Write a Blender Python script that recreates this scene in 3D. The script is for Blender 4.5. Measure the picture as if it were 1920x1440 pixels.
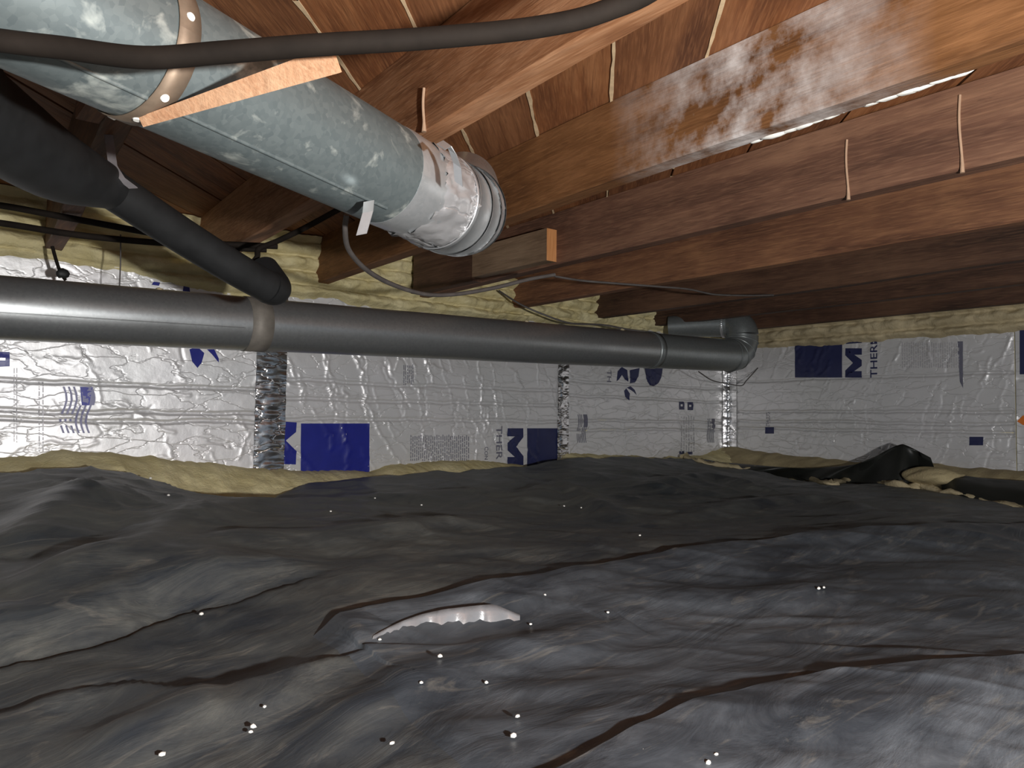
import bpy, bmesh, math, random
import numpy as np
from mathutils import Matrix, Vector

# ------------------------------------------------------------------ camera
F_PX = 1500.0
ZC = 0.36                       # camera height above the world zero

def _setup():
    d = lambda p: np.array([(p[0] - 960) / F_PX, -(p[1] - 720) / F_PX, -1.0])
    a = d((-250, 775)); a /= np.linalg.norm(a)
    x = 960 + F_PX * (a[2] - a[1] * (-(812 - 720) / F_PX)) / a[0]
    b = d((x, 812)); b /= np.linalg.norm(b)
    return np.array([b, a, np.cross(b, a)])
ROT = _setup()                  # rows: world X (along back wall), Y (along joists), Z

scene = bpy.context.scene
col = scene.collection
for o in list(bpy.data.objects):
    bpy.data.objects.remove(o)

cam_d = bpy.data.cameras.new('camera')
cam_d.sensor_width = 36.0
cam_d.lens = F_PX / 1920 * 36.0
cam_d.clip_start = 0.01
cam = bpy.data.objects.new('camera', cam_d)
col.objects.link(cam)
M4 = Matrix([list(ROT[0]) + [0], list(ROT[1]) + [0], list(ROT[2]) + [ZC], [0, 0, 0, 1]])
cam.matrix_world = M4
scene.camera = cam

# ------------------------------------------------------------------ light
world = bpy.data.worlds.new('world')
scene.world = world
world.use_nodes = True
world.node_tree.nodes['Background'].inputs[0].default_value = (0.62, 0.80, 1.0, 1)
world.node_tree.nodes['Background'].inputs[1].default_value = 0.14

def lamp(name, loc, energy, radius, color=(1, 1, 1)):
    l = bpy.data.lights.new(name, 'POINT')
    l.energy = energy; l.shadow_soft_size = radius; l.color = color
    o = bpy.data.objects.new(name, l)
    o.location = (loc[0], loc[1], loc[2] + ZC)
    col.objects.link(o)
    return o
lamp('work_light', (0.21, -0.47, -0.05), 80.0, 0.02, (1.0, 0.985, 0.965))

vs = scene.view_settings
vs.view_transform = 'Standard'; vs.look = 'None'; vs.gamma = 1.0
vs.use_curve_mapping = False
vs.exposure = 0.8

# ------------------------------------------------------------------ picture <-> place
def ray(p):
    return ROT @ np.array([(p[0] - 960) / F_PX, -(p[1] - 720) / F_PX, -1.0])
def at_z(p, z): r = ray(p); return r * (z / r[2])
def at_y(p, y): r = ray(p); return r * (y / r[1])
def at_x(p, x): r = ray(p); return r * (x / r[0])
def at_d(p, d): return ray(p) * d

rng = random.Random(7)
nrng = np.random.default_rng(11)

# ------------------------------------------------------------------ noise
_lat = nrng.random((64, 64))
def vnoise(x, y):
    x = np.asarray(x, float); y = np.asarray(y, float)
    xi = np.floor(x).astype(int); yi = np.floor(y).astype(int)
    fx = x - xi; fy = y - yi
    fx = fx * fx * (3 - 2 * fx); fy = fy * fy * (3 - 2 * fy)
    g = lambda i, j: _lat[i % 64, j % 64]
    return ((g(xi, yi) * (1 - fx) + g(xi + 1, yi) * fx) * (1 - fy)
            + (g(xi, yi + 1) * (1 - fx) + g(xi + 1, yi + 1) * fx) * fy) * 2 - 1
def fbm(x, y, o=4, gain=0.5):
    s = 0; a = 1.0
    for i in range(o):
        s = s + a * vnoise(x * 2 ** i + 13.7 * i, y * 2 ** i + 7.3 * i); a *= gain
    return s

# ------------------------------------------------------------------ materials
def new_mat(name):
    m = bpy.data.materials.new(name); m.use_nodes = True
    nt = m.node_tree
    return m, nt, nt.nodes['Principled BSDF']
def nd(nt, typ, **kw):
    n = nt.nodes.new(typ)
    for k, v in kw.items():
        if k == 'inp':
            for kk, vv in v.items(): n.inputs[kk].default_value = vv
        else: setattr(n, k, v)
    return n
def ramp(nt, stops):
    r = nd(nt, 'ShaderNodeValToRGB')
    e = r.color_ramp.elements
    while len(e) < len(stops): e.new(0.5)
    for i, (p, c) in enumerate(stops):
        e[i].position = p; e[i].color = (c[0], c[1], c[2], 1)
    return r
def mixc(nt, fac, a, b, mode='MIX'):
    m = nd(nt, 'ShaderNodeMix', data_type='RGBA', blend_type=mode)
    L = nt.links.new
    for s, v in ((m.inputs[0], fac), (m.inputs[6], a), (m.inputs[7], b)):
        if hasattr(v, 'is_linked'): L(v, s)
        elif isinstance(v, (tuple, list)): s.default_value = (v[0], v[1], v[2], 1)
        else: s.default_value = v
    return m.outputs[2]
def math_n(nt, op, a, b=None, c=None, clamp=False):
    m = nd(nt, 'ShaderNodeMath', operation=op); m.use_clamp = clamp
    for i, v in enumerate((a, b, c)):
        if v is None: continue
        if hasattr(v, 'is_linked'): nt.links.new(v, m.inputs[i])
        else: m.inputs[i].default_value = v
    return m.outputs[0]
def coords(nt, scale=(1, 1, 1), rot=(0, 0, 0), loc=(0, 0, 0)):
    tc = nd(nt, 'ShaderNodeTexCoord')
    mp = nd(nt, 'ShaderNodeMapping', inp={'Scale': scale, 'Rotation': rot, 'Location': loc})
    nt.links.new(tc.outputs['Object'], mp.inputs['Vector'])
    return mp.outputs[0]
def noise(nt, vec, scale, detail=4, rough=0.55, dist=0.0):
    n = nd(nt, 'ShaderNodeTexNoise', inp={'Scale': scale, 'Detail': detail, 'Roughness': rough, 'Distortion': dist})
    nt.links.new(vec, n.inputs['Vector'])
    return n.outputs['Fac']
def bump(nt, bsdf, h, strength, dist):
    b = nd(nt, 'ShaderNodeBump', inp={'Strength': strength, 'Distance': dist})
    nt.links.new(h, b.inputs['Height']); nt.links.new(b.outputs[0], bsdf.inputs['Normal'])

def wood(name, dark, mid, light, grain='Y', seed=0.0, rough=0.62, spray=None, rotz=0.0):
    m, nt, b = new_mat(name); L = nt.links.new
    sc = {'Y': (14, 0.9, 14), 'X': (0.9, 14, 14), 'Z': (14, 14, 0.9)}[grain]
    tc = nd(nt, 'ShaderNodeTexCoord')
    vr = nd(nt, 'ShaderNodeVectorRotate', rotation_type='Z_AXIS', inp={'Angle': rotz})
    L(tc.outputs['Object'], vr.inputs['Vector'])
    mp = nd(nt, 'ShaderNodeMapping', inp={'Scale': sc, 'Location': (seed, seed * .7, seed * 1.3)})
    L(vr.outputs[0], mp.inputs['Vector'])
    mp2 = nd(nt, 'ShaderNodeMapping', inp={'Location': (seed * 1.7, seed, seed * .4)})
    L(vr.outputs[0], mp2.inputs['Vector'])
    n1 = noise(nt, mp.outputs[0], 1.6, 6, 0.6, 0.9)
    n2 = noise(nt, mp2.outputs[0], 3.2, 4, 0.6, 0.3)
    n3 = noise(nt, mp.outputs[0], 9.0, 3, 0.6)
    mx = math_n(nt, 'ADD', math_n(nt, 'MULTIPLY', n1, 0.62), math_n(nt, 'MULTIPLY', n2, 0.48))
    r = ramp(nt, [(0.36, dark), (0.54, mid), (0.72, light)])
    L(mx, r.inputs[0])
    fine = noise(nt, mp.outputs[0], 22.0, 2, 0.5)
    streak = math_n(nt, 'MULTIPLY_ADD', noise(nt, mp.outputs[0], 4.2, 5, 0.7, 1.6), 5.0, -2.6, clamp=True)
    c = mixc(nt, math_n(nt, 'MULTIPLY', n3, 0.45), r.outputs[0], dark)
    c = mixc(nt, math_n(nt, 'MULTIPLY', streak, 0.6), c, dark)
    c = mixc(nt, math_n(nt, 'MULTIPLY_ADD', fine, 1.6, -0.75, clamp=True), c, light)
    if spray:                     # pale mineral bloom with its own blotchy outline
        y0, y1, s = spray
        sp = nd(nt, 'ShaderNodeSeparateXYZ'); L(tc.outputs['Object'], sp.inputs[0])
        c0 = math_n(nt, 'SUBTRACT', 1.0, math_n(nt, 'ABSOLUTE', math_n(nt, 'DIVIDE', math_n(nt, 'SUBTRACT', sp.outputs[1], (y0 + y1) / 2), (y1 - y0) / 2)), clamp=True)
        f = math_n(nt, 'MULTIPLY_ADD', noise(nt, mp2.outputs[0], 11, 6, 0.65), 3.4, -1.35, clamp=True)
        c = mixc(nt, math_n(nt, 'MULTIPLY', math_n(nt, 'MULTIPLY', c0, f), s, clamp=True), c, (0.66, 0.62, 0.60))
    L(c, b.inputs['Base Color'])
    b.inputs['Roughness'].default_value = rough
    b.inputs['Specular IOR Level'].default_value = 0.3
    bump(nt, b, math_n(nt, 'ADD', n3, math_n(nt, 'MULTIPLY', n1, 1.5)), 0.35, 0.004)
    return m

def plain(name, c, rough=0.6, metal=0.0, var=0.25, scale=30, bstr=0.2, bdist=0.002, spec=0.4):
    m, nt, b = new_mat(name)
    v = coords(nt)
    n = noise(nt, v, scale, 5, 0.6)
    r = ramp(nt, [(0.25, [x * (1 - var) for x in c]), (0.75, [min(1, x * (1 + var)) for x in c])])
    nt.links.new(n, r.inputs[0]); nt.links.new(r.outputs[0], b.inputs['Base Color'])
    b.inputs['Roughness'].default_value = rough; b.inputs['Metallic'].default_value = metal
    b.inputs['Specular IOR Level'].default_value = spec
    if bstr: bump(nt, b, n, bstr, bdist)
    return m

def foil_mat(name, base=0.78, rough=0.42, metal=0.42, seed=0.0):
    m, nt, b = new_mat(name); L = nt.links.new
    v = coords(nt, (1, 1, 1), (0, 0, 0), (seed, seed, 0))
    v2 = coords(nt, (1.0, 1.0, 2.6), (0, 0, 0), (seed, 0, 0))
    vo = nd(nt, 'ShaderNodeTexVoronoi', feature='DISTANCE_TO_EDGE', inp={'Scale': 9.0, 'Randomness': 1.0})
    nz = nd(nt, 'ShaderNodeTexNoise', inp={'Scale': 7.0, 'Detail': 4.0})
    L(v2, nz.inputs['Vector'])
    dv = nd(nt, 'ShaderNodeVectorMath', operation='MULTIPLY_ADD')
    L(nz.outputs['Color'], dv.inputs[0]); dv.inputs[1].default_value = (.22, .22, .22); L(v2, dv.inputs[2])
    L(dv.outputs[0], vo.inputs['Vector'])
    e = math_n(nt, 'MULTIPLY', math_n(nt, 'MINIMUM', vo.outputs['Distance'], 0.05), 12)
    fine = noise(nt, v, 55, 5, 0.6)
    big = noise(nt, v, 4, 3, 0.5)
    r = ramp(nt, [(0.3, (base * .9,) * 3), (0.7, (base, base * .985, base * 1.0))])
    L(big, r.inputs[0]); L(r.outputs[0], b.inputs['Base Color'])
    b.inputs['Metallic'].default_value = metal
    b.inputs['Roughness'].default_value = rough
    h = math_n(nt, 'ADD', e, math_n(nt, 'ADD', math_n(nt, 'MULTIPLY', fine, 0.5), math_n(nt, 'MULTIPLY', big, 1.5)))
    bump(nt, b, h, 0.38, 0.0035)
    return m

def galv_mat(name, base, spangle, rough=0.42, metal=0.8, sp_scale=26, blot=0.0):
    m, nt, b = new_mat(name); L = nt.links.new
    v = coords(nt)
    vo = nd(nt, 'ShaderNodeTexVoronoi', inp={'Scale': sp_scale * 7, 'Randomness': 1.0}); L(v, vo.inputs['Vector'])
    big = noise(nt, v, 5, 4, 0.6, 0.5)
    c = mixc(nt, vo.outputs['Color'], base, spangle)
    if blot:
        f = math_n(nt, 'MULTIPLY_ADD', noise(nt, coords(nt, (1, 1, 1.0)), sp_scale, 5, 0.55, 0.4), 8.0, -4.55, clamp=True)
        c = mixc(nt, math_n(nt, 'MULTIPLY', f, blot), c, (0.86, 0.90, 0.82))
    c = mixc(nt, math_n(nt, 'MULTIPLY', big, 0.5), c, [x * 0.55 for x in base])
    L(c, b.inputs['Base Color'])
    b.inputs['Metallic'].default_value = metal
    rr = math_n(nt, 'MULTIPLY_ADD', big, 0.25, rough - 0.12)
    L(rr, b.inputs['Roughness'])
    bump(nt, b, big, 0.15, 0.004)
    return m

def plastic_mat(name, dust_col, seed=0.0, dust=0.6, rough=0.38):
    m, nt, b = new_mat(name); L = nt.links.new
    v = coords(nt, (1, 1, 1), (0, 0, 0), (seed, seed, 0))
    st = coords(nt, (2.2, 7, 3), (0, 0, 0.62), (seed, seed * .4, 0))
    n1 = noise(nt, v, 2.2, 6, 0.65, 0.8)
    n2 = noise(nt, st, 2.0, 6, 0.62, 1.2)
    n3 = noise(nt, v, 60, 4, 0.6)
    f = math_n(nt, 'MULTIPLY_ADD', math_n(nt, 'ADD', math_n(nt, 'MULTIPLY', n1, .5), math_n(nt, 'MULTIPLY', n2, .5)), 3.2, -1.25, clamp=True)
    f = math_n(nt, 'MULTIPLY', f, dust)
    f = math_n(nt, 'MULTIPLY', f, math_n(nt, 'MULTIPLY_ADD', n3, 0.9, 0.45))
    c = mixc(nt, f, (0.034, 0.041, 0.050), dust_col)
    sv = coords(nt, (1.6, 9, 3), (0, 0, 0.75), (seed, seed, 0))
    sk = math_n(nt, 'MULTIPLY_ADD', noise(nt, sv, 2.6, 7, 0.68, 1.8), 6.0, -3.35, clamp=True)
    c = mixc(nt, math_n(nt, 'MULTIPLY', sk, 0.5), c, (0.24, 0.225, 0.19))
    spk = math_n(nt, 'MULTIPLY', math_n(nt, 'MULTIPLY_ADD', noise(nt, v, 210, 2, 0.5), 12.0, -8.6, clamp=True), math_n(nt, 'MULTIPLY_ADD', n1, 4.0, -1.9, clamp=True))
    c = mixc(nt, math_n(nt, 'MULTIPLY', spk, 0.7), c, (0.42, 0.38, 0.30))
    L(c, b.inputs['Base Color'])
    L(math_n(nt, 'MULTIPLY_ADD', f, 0.45, rough, clamp=True), b.inputs['Roughness'])
    b.inputs['Specular IOR Level'].default_value = 0.55
    h = math_n(nt, 'ADD', math_n(nt, 'MULTIPLY', n2, 1.2), math_n(nt, 'MULTIPLY', n3, 0.06))
    bump(nt, b, h, 0.30, 0.010)
    return m

def foam_mat(name, c1, c2, seed=0):
    m, nt, b = new_mat(name); L = nt.links.new
    v = coords(nt, (1, 1, 1), (0, 0, 0), (seed, 0, 0))
    n1 = noise(nt, v, 9, 5, 0.6); n2 = noise(nt, v, 130, 4, 0.65)
    r = ramp(nt, [(0.3, c1), (0.7, c2)]); L(n1, r.inputs[0])
    L(r.outputs[0], b.inputs['Base Color'])
    b.inputs['Roughness'].default_value = 0.85; b.inputs['Specular IOR Level'].default_value = 0.15
    bump(nt, b, math_n(nt, 'ADD', math_n(nt, 'MULTIPLY', n1, 2), n2), 0.6, 0.006)
    return m

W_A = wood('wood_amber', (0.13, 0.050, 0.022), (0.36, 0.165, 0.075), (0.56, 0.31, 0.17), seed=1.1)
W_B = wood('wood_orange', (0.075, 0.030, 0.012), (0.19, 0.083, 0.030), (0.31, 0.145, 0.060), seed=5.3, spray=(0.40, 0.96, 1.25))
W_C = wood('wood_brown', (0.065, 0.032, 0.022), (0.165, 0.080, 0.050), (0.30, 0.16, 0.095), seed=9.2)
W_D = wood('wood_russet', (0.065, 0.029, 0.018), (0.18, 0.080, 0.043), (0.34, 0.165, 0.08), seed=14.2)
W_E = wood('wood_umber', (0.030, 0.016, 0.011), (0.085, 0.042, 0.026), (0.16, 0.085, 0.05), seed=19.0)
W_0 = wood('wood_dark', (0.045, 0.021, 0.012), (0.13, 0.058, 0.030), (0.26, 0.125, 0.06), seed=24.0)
W_BLK = wood('wood_tan', (0.10, 0.062, 0.038), (0.20, 0.13, 0.08), (0.32, 0.22, 0.14), seed=31.0)
W_END = wood('wood_end', (0.30, 0.13, 0.045), (0.50, 0.22, 0.08), (0.60, 0.30, 0.13), grain='Z', seed=33.0)
W_PL = [wood('plank_a', (0.085, 0.030, 0.014), (0.25, 0.095, 0.035), (0.40, 0.18, 0.075), grain='X', seed=41.0, rotz=-math.pi / 4),
        wood('plank_b', (0.07, 0.026, 0.014), (0.20, 0.080, 0.032), (0.34, 0.15, 0.065), grain='X', seed=47.0, rotz=-math.pi / 4)]
W_STRIP = wood('pale_strip', (0.30, 0.14, 0.07), (0.50, 0.28, 0.16), (0.62, 0.40, 0.25), seed=51.0, grain='X')
M_FOIL = [foil_mat('foil_a', .84, .48, .6, seed=0.0), foil_mat('foil_b', .72, seed=3.0), foil_mat('foil_c', .74, seed=6.0), foil_mat('foil_d', .70, seed=9.0), foil_mat('foil_e', .70, seed=12.0)]
M_TAPE = foil_mat('foil_tape', 0.72, 0.22, 1.0, seed=20.0)
M_TAPE2 = foil_mat('duct_tape', 0.74, 0.30, 0.7, seed=26.0)
M_FOAMCORE = plain('foam_core', (0.62, 0.55, 0.32), 0.85)
M_DUCT = galv_mat('galvanized_duct', (0.135, 0.165, 0.17), (0.20, 0.235, 0.235), rough=0.46, metal=0.45, blot=0.6)
M_ELB = galv_mat('galvanized_elbow', (0.66, 0.69, 0.70), (0.78, 0.80, 0.81), rough=0.30, metal=0.72)
M_PIPE = galv_mat('dull_pipe', (0.38, 0.395, 0.40), (0.46, 0.475, 0.48), rough=0.36, metal=0.8)
M_PIPE2 = galv_mat('dull_elbow', (0.24, 0.26, 0.26), (0.30, 0.32, 0.32), rough=0.36, metal=0.6)
M_BAND = plain('tape_band', (0.20, 0.18, 0.155), 0.6, 0.2)
M_STRAP = plain('steel_strap', (0.62, 0.63, 0.64), 0.35, 0.8, 0.1)
M_RUST = plain('rusty_strap', (0.24, 0.18, 0.13), 0.5, 0.5, 0.35)
M_BLACK = plain('black_pipe', (0.015, 0.0155, 0.016), 0.55, 0.0, 0.3, bstr=0.05, spec=0.35)
M_CABLE = plain('dark_cable', (0.012, 0.009, 0.007), 0.8, 0.0, 0.3, bstr=0.05, spec=0.12)
M_CABLE2 = plain('grey_wire', (0.085, 0.075, 0.07), 0.45, 0.0, 0.3, bstr=0.05)
M_FOAM = foam_mat('spray_foam', (0.52, 0.44, 0.22), (0.74, 0.66, 0.40))
M_FOAM2 = foam_mat('spray_foam_grey', (0.34, 0.28, 0.17), (0.56, 0.47, 0.30), 4)
M_FOAMD = foam_mat('spray_foam_dusty', (0.30, 0.24, 0.14), (0.48, 0.40, 0.23), 8)
M_SHEET = plastic_mat('plastic_far', (0.18, 0.183, 0.158), 0.0, 0.78)
M_SHEET2 = plastic_mat('plastic_mid', (0.155, 0.175, 0.195), 0.0, 0.78)
M_SHEET3 = plastic_mat('plastic_near', (0.160, 0.180, 0.202), 9.0, 0.95)
M_SHEETB = plain('plastic_clean', (0.016, 0.017, 0.015), 0.45, 0, 0.3, 8)
M_GLOSS = plain('plastic_glossy', (0.20, 0.205, 0.215), 0.22, 0.0, 0.1, 30, 0.3, 0.003, 0.9)
M_DIRT = plain('dirt', (0.16, 0.12, 0.08), 0.95, 0, 0.4, 14, 0.6, 0.02, 0.1)
M_CONC = plain('concrete', (0.32, 0.31, 0.29), 0.9, 0, 0.2, 9, 0.5, 0.006, 0.2)
M_PAPER = plain('pale_underlay', (0.62, 0.46, 0.28), 0.9, 0, 0.3)
M_BLUE = plain('blue_print', (0.012, 0.018, 0.22), 0.38, 0.0, 0.12, 20, 0.1, 0.002, 0.5)
M_NAVY = plain('navy_print', (0.018, 0.022, 0.075), 0.42, 0.0, 0.12, 20, 0.1, 0.002, 0.5)
M_GREYP = plain('grey_print', (0.13, 0.13, 0.17), 0.5, 0.0, 0.1, 20, 0)
M_PALEP = plain('pale_print', (0.46, 0.45, 0.47), 0.5, 0.3, 0.1, 20, 0)
M_ORANGE = plain('orange_print', (0.62, 0.16, 0.02), 0.5, 0.0, 0.1, 20, 0)
M_WHITE = plain('white_bits', (0.80, 0.79, 0.74), 0.8, 0, 0.12)
M_DRIP = plain('pale_drip', (0.40, 0.26, 0.17), 0.7, 0, 0.2)

# ------------------------------------------------------------------ mesh helpers
def link(name, verts, faces, mat, parent=None, smooth=False):
    me = bpy.data.meshes.new(name)
    v = np.asarray(verts, float).copy(); v[:, 2] += ZC
    me.from_pydata(v.tolist(), [], faces if isinstance(faces, list) else faces.tolist())
    me.update()
    if mat: me.materials.append(mat)
    if smooth:
        me.polygons.foreach_set('use_smooth', np.ones(len(me.polygons), bool))
    o = bpy.data.objects.new(name, me); col.objects.link(o)
    if parent: 
        o.parent = parent
        o.matrix_parent_inverse = Matrix.Identity(4) if parent.type != 'EMPTY' else Matrix.Translation(-Vector(parent.location))
    return o
def empty(name, loc):
    o = bpy.data.objects.new(name, None); o.location = (loc[0], loc[1], loc[2] + ZC)
    o.empty_display_size = 0.05
    col.objects.link(o); return o
def tag(o, label, cat, group=None, kind=None):
    if label: o['label'] = label
    if cat: o['category'] = cat
    if group: o['group'] = group
    if kind: o['kind'] = kind
    return o
def struct(o): o['kind'] = 'structure'; return o

BOXF = [(0, 3, 2, 1), (4, 5, 6, 7), (0, 1, 5, 4), (1, 2, 6, 5), (2, 3, 7, 6), (3, 0, 4, 7)]
def box_v(x0, x1, y0, y1, z0, z1):
    return [(x0, y0, z0), (x1, y0, z0), (x1, y1, z0), (x0, y1, z0), (x0, y0, z1), (x1, y0, z1), (x1, y1, z1), (x0, y1, z1)]
def box(name, x0, x1, y0, y1, z0, z1, mat, parent=None):
    return link(name, box_v(x0, x1, y0, y1, z0, z1), list(BOXF), mat, parent)

def frames(path):
    P = [np.array(p, float) for p in path]; n = len(P)
    T = []
    for i in range(n):
        a = P[max(i - 1, 0)]; b = P[min(i + 1, n - 1)]
        t = b - a; T.append(t / (np.linalg.norm(t) + 1e-12))
    up = np.array([0, 0, 1.0])
    if abs(T[0] @ up) > 0.95: up = np.array([1.0, 0, 0])
    u = np.cross(T[0], up); u /= np.linalg.norm(u)
    U = [u]
    for i in range(1, n):
        v = U[-1] - T[i] * (U[-1] @ T[i]); v /= np.linalg.norm(v); U.append(v)
    return P, T, U
def tube_vf(path, rad, seg=12, caps=True):
    P, T, U = frames(path)
    V = []; F = []
    rad = rad if isinstance(rad, (list, tuple, np.ndarray)) else [rad] * len(P)
    for p, t, u, r in zip(P, T, U, rad):
        w = np.cross(t, u)
        for k in range(seg):
            a = 2 * math.pi * k / seg
            V.append(p + r * (math.cos(a) * u + math.sin(a) * w))
    for i in range(len(P) - 1):
        for k in range(seg):
            a = i * seg + k; b = i * seg + (k + 1) % seg
            F.append((a, b, b + seg, a + seg))
    if caps:
        b0 = len(V); V += V[:seg]; V += V[(len(P) - 1) * seg:len(P) * seg]
        F.append(tuple(b0 + k for k in range(seg - 1, -1, -1))); F.append(tuple(b0 + seg + k for k in range(seg)))
    return V, F
def tube(name, path, rad, mat, parent=None, seg=12, smooth=True, caps=True):
    V, F = tube_vf(path, rad, seg, caps)
    return link(name, V, F, mat, parent, smooth)
def spline(pts, n=8):
    P = [np.array(p, float) for p in pts]
    P = [2 * P[0] - P[1]] + P + [2 * P[-1] - P[-2]]
    out = []
    for i in range(1, len(P) - 2):
        for k in range(n):
            t = k / n
            out.append(0.5 * (2 * P[i] + (P[i + 1] - P[i - 1]) * t + (2 * P[i - 1] - 5 * P[i] + 4 * P[i + 1] - P[i + 2]) * t * t
                              + (3 * P[i] - 3 * P[i + 1] + P[i + 2] - P[i - 1]) * t ** 3))
    out.append(P[-2]); return out
def grid_faces(nu, nv):
    i = np.arange(nu - 1)[:, None]; j = np.arange(nv - 1)[None, :]
    a = (i * nv + j).ravel()
    return np.stack([a, a + nv, a + nv + 1, a + 1], 1)
def lump(name, c, r, mat, parent=None, seed=0, sub=2, sq=(1, 1, 1)):
    bm = bmesh.new(); bmesh.ops.create_icosphere(bm, subdivisions=sub, radius=1.0)
    V = np.array([v.co[:] for v in bm.verts]); F = [tuple(v.index for v in f.verts) for f in bm.faces]; bm.free()
    d = 1 + 0.28 * vnoise(V[:, 0] * 1.7 + seed, V[:, 1] * 1.7 + V[:, 2] * 1.3 + seed * 3)
    V = V * d[:, None] * r * np.array(sq) + np.array(c)
    return link(name, V, F, mat, parent, True)

# ================================================================== THE SETTING
H = 0.415          # underside of the joists above the camera
TOP = 0.555        # underside of the subfloor
WY = 2.30          # face of the insulation on the back wall
WX = 3.162         # face of the insulation on the side wall

struct(box('wall_back', -1.6, WX + .2, WY + .030, WY + .2, -.55, TOP + .05, M_CONC))
struct(box('wall_right', WX + .030, WX + .2, -1.6, WY + .030, -.55, TOP + .05, M_CONC))

# ---- ceiling: diagonal subfloor planks over a pale underlay
ceil = struct(box('ceiling', -1.6, WX + .2, -1.6, WY + .2, TOP + .020, TOP + .05, M_PAPER))
def clip(poly, ax, lim, keep_less):
    out = []
    for i in range(len(poly)):
        a, b = poly[i], poly[(i + 1) % len(poly)]
        ia = (a[ax] <= lim) == keep_less; ib = (b[ax] <= lim) == keep_less
        if ia: out.append(a)
        if ia != ib:
            t = (lim - a[ax]) / (b[ax] - a[ax]); out.append((a[0] + t * (b[0] - a[0]), a[1] + t * (b[1] - a[1])))
    return out
S2 = 2 ** .5
for k in range(-11, 26):
    v0 = -0.402 + 0.1405 * k + 0.0022; v1 = v0 + 0.1405 - 0.0044
    pl = []
    for v, u in ((v0, -3.5), (v1, -3.5), (v1, 4.5), (v0, 4.5)):
        pl.append(((u + v) / S2, (u - v) / S2))
    for ax, lim, less in ((0, -1.3, False), (0, WX + .02, True), (1, -1.3, False), (1, WY + .02, True)):
        pl = clip(pl, ax, lim, less)
        if not pl: break
    if len(pl) < 3: continue
    dz = rng.uniform(0, .0022)
    n = len(pl)
    V = [(p[0], p[1], TOP + dz) for p in pl] + [(p[0], p[1], TOP + .0199) for p in pl]
    F = [tuple(range(n - 1, -1, -1)), tuple(range(n, 2 * n))] + [(i, (i + 1) % n, n + (i + 1) % n, n + i) for i in range(n)]
    link('plank', V, F, W_PL[k % 2], ceil)

for k in (-1, 0, 1, 2, 3, 4):
    v = -0.402 + 0.1405 * k
    for j, (ua, ub) in enumerate(((.2, .95), (1.0, 1.75), (1.8, 2.3))):
        n = 26; us = np.linspace(ua, ub, n); V = []; F = []
        for i, u in enumerate(us):
            w = .0026 + .0016 * float(vnoise(u * 40 + k, 3.3)); o_ = .0010 * float(vnoise(u * 25, k * 2.0))
            for sv in (-w, w):
                for zz in (TOP - .0012, TOP + .012): V.append(((u + v + sv + o_) / S2, (u - v - sv - o_) / S2, zz))
        for i in range(n - 1):
            a = i * 4; F += [(a, a + 4, a + 6, a + 2), (a, a + 1, a + 5, a + 4), (a + 2, a + 6, a + 7, a + 3)]
        link('seam_filler', V, F, M_PAPER, ceil)

# ---- joists (far bottom edge X at Y=0.3 and at Y=2.3)
JT = 0.040
def joist(x_near, x_far, mat, label, y0=-1.2, y1=WY - .006, h=H, seed=0, tilt=0.0):
    ny = 40; ys = np.linspace(y0, y1, ny)
    V = []; 
    for y in ys:
        x = x_near + (x_far - x_near) * (y - .3) / 2.0
        wob = 0.003 * vnoise(y * 3 + seed, seed); wz = 0.003 * vnoise(y * 2.3 + seed, seed + 5)
        c = 0.003
        x1 = x + wob; x0 = x1 - JT
        zb = h + wz
        prof = [(x0, TOP - .0005), (x0 + tilt, zb + c), (x0 + tilt + c, zb), (x1 + tilt - c, zb), (x1 + tilt, zb + c), (x1, TOP - .0005)]
        V += [(p[0], y, p[1]) for p in prof]
    n = 6; F = []
    for i in range(ny - 1):
        for k in range(n):
            a = i * n + k; b = i * n + (k + 1) % n
            F.append((a, b, b + n, a + n))
    F.append(tuple(range(n))); F.append(tuple((ny - 1) * n + k for k in range(n - 1, -1, -1)))
    o = link('floor_joist', V, F, mat)
    return tag(o, label, 'joist', 'floor joists under the plank subfloor')
JX = {'m': (-.24, -.10), '0': (.205, .372), 'A': (.600, .745), 'B': (.985, 1.10), 'C': (1.395, 1.475), 'D': (1.835, 1.875), 'E': (2.255, 2.30), 'F': (2.63, 2.65), 'G': (3.03, 3.045)}
def jx(k, y): a, b = JX[k]; return a + (b - a) * (y - .3) / 2.0
joist(*JX['m'], W_0, 'dark joist beyond the near end of the duct, above the black pipe', seed=3)
joist(*JX['0'], W_0, 'dark joist crossing above the strapped near end of the duct', seed=13)
joist(*JX['A'], W_A, 'amber joist just before the duct elbow, duct passing beneath it', seed=23)
joist(*JX['B'], W_B, 'orange joist just past the duct elbow, with white crust along its edge', seed=33)
joist(*JX['C'], W_C, 'brown joist with a short tan block nailed to its side and pale drips', seed=43)
joist(*JX['D'], W_D, 'russet joist with a small round knot, next past the tan block', seed=53)
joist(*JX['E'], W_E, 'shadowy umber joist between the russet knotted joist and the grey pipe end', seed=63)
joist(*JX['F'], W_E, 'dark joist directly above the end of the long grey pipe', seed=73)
joist(*JX['G'], W_E, 'dark joist running along the foam of the side wall', seed=83)

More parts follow.
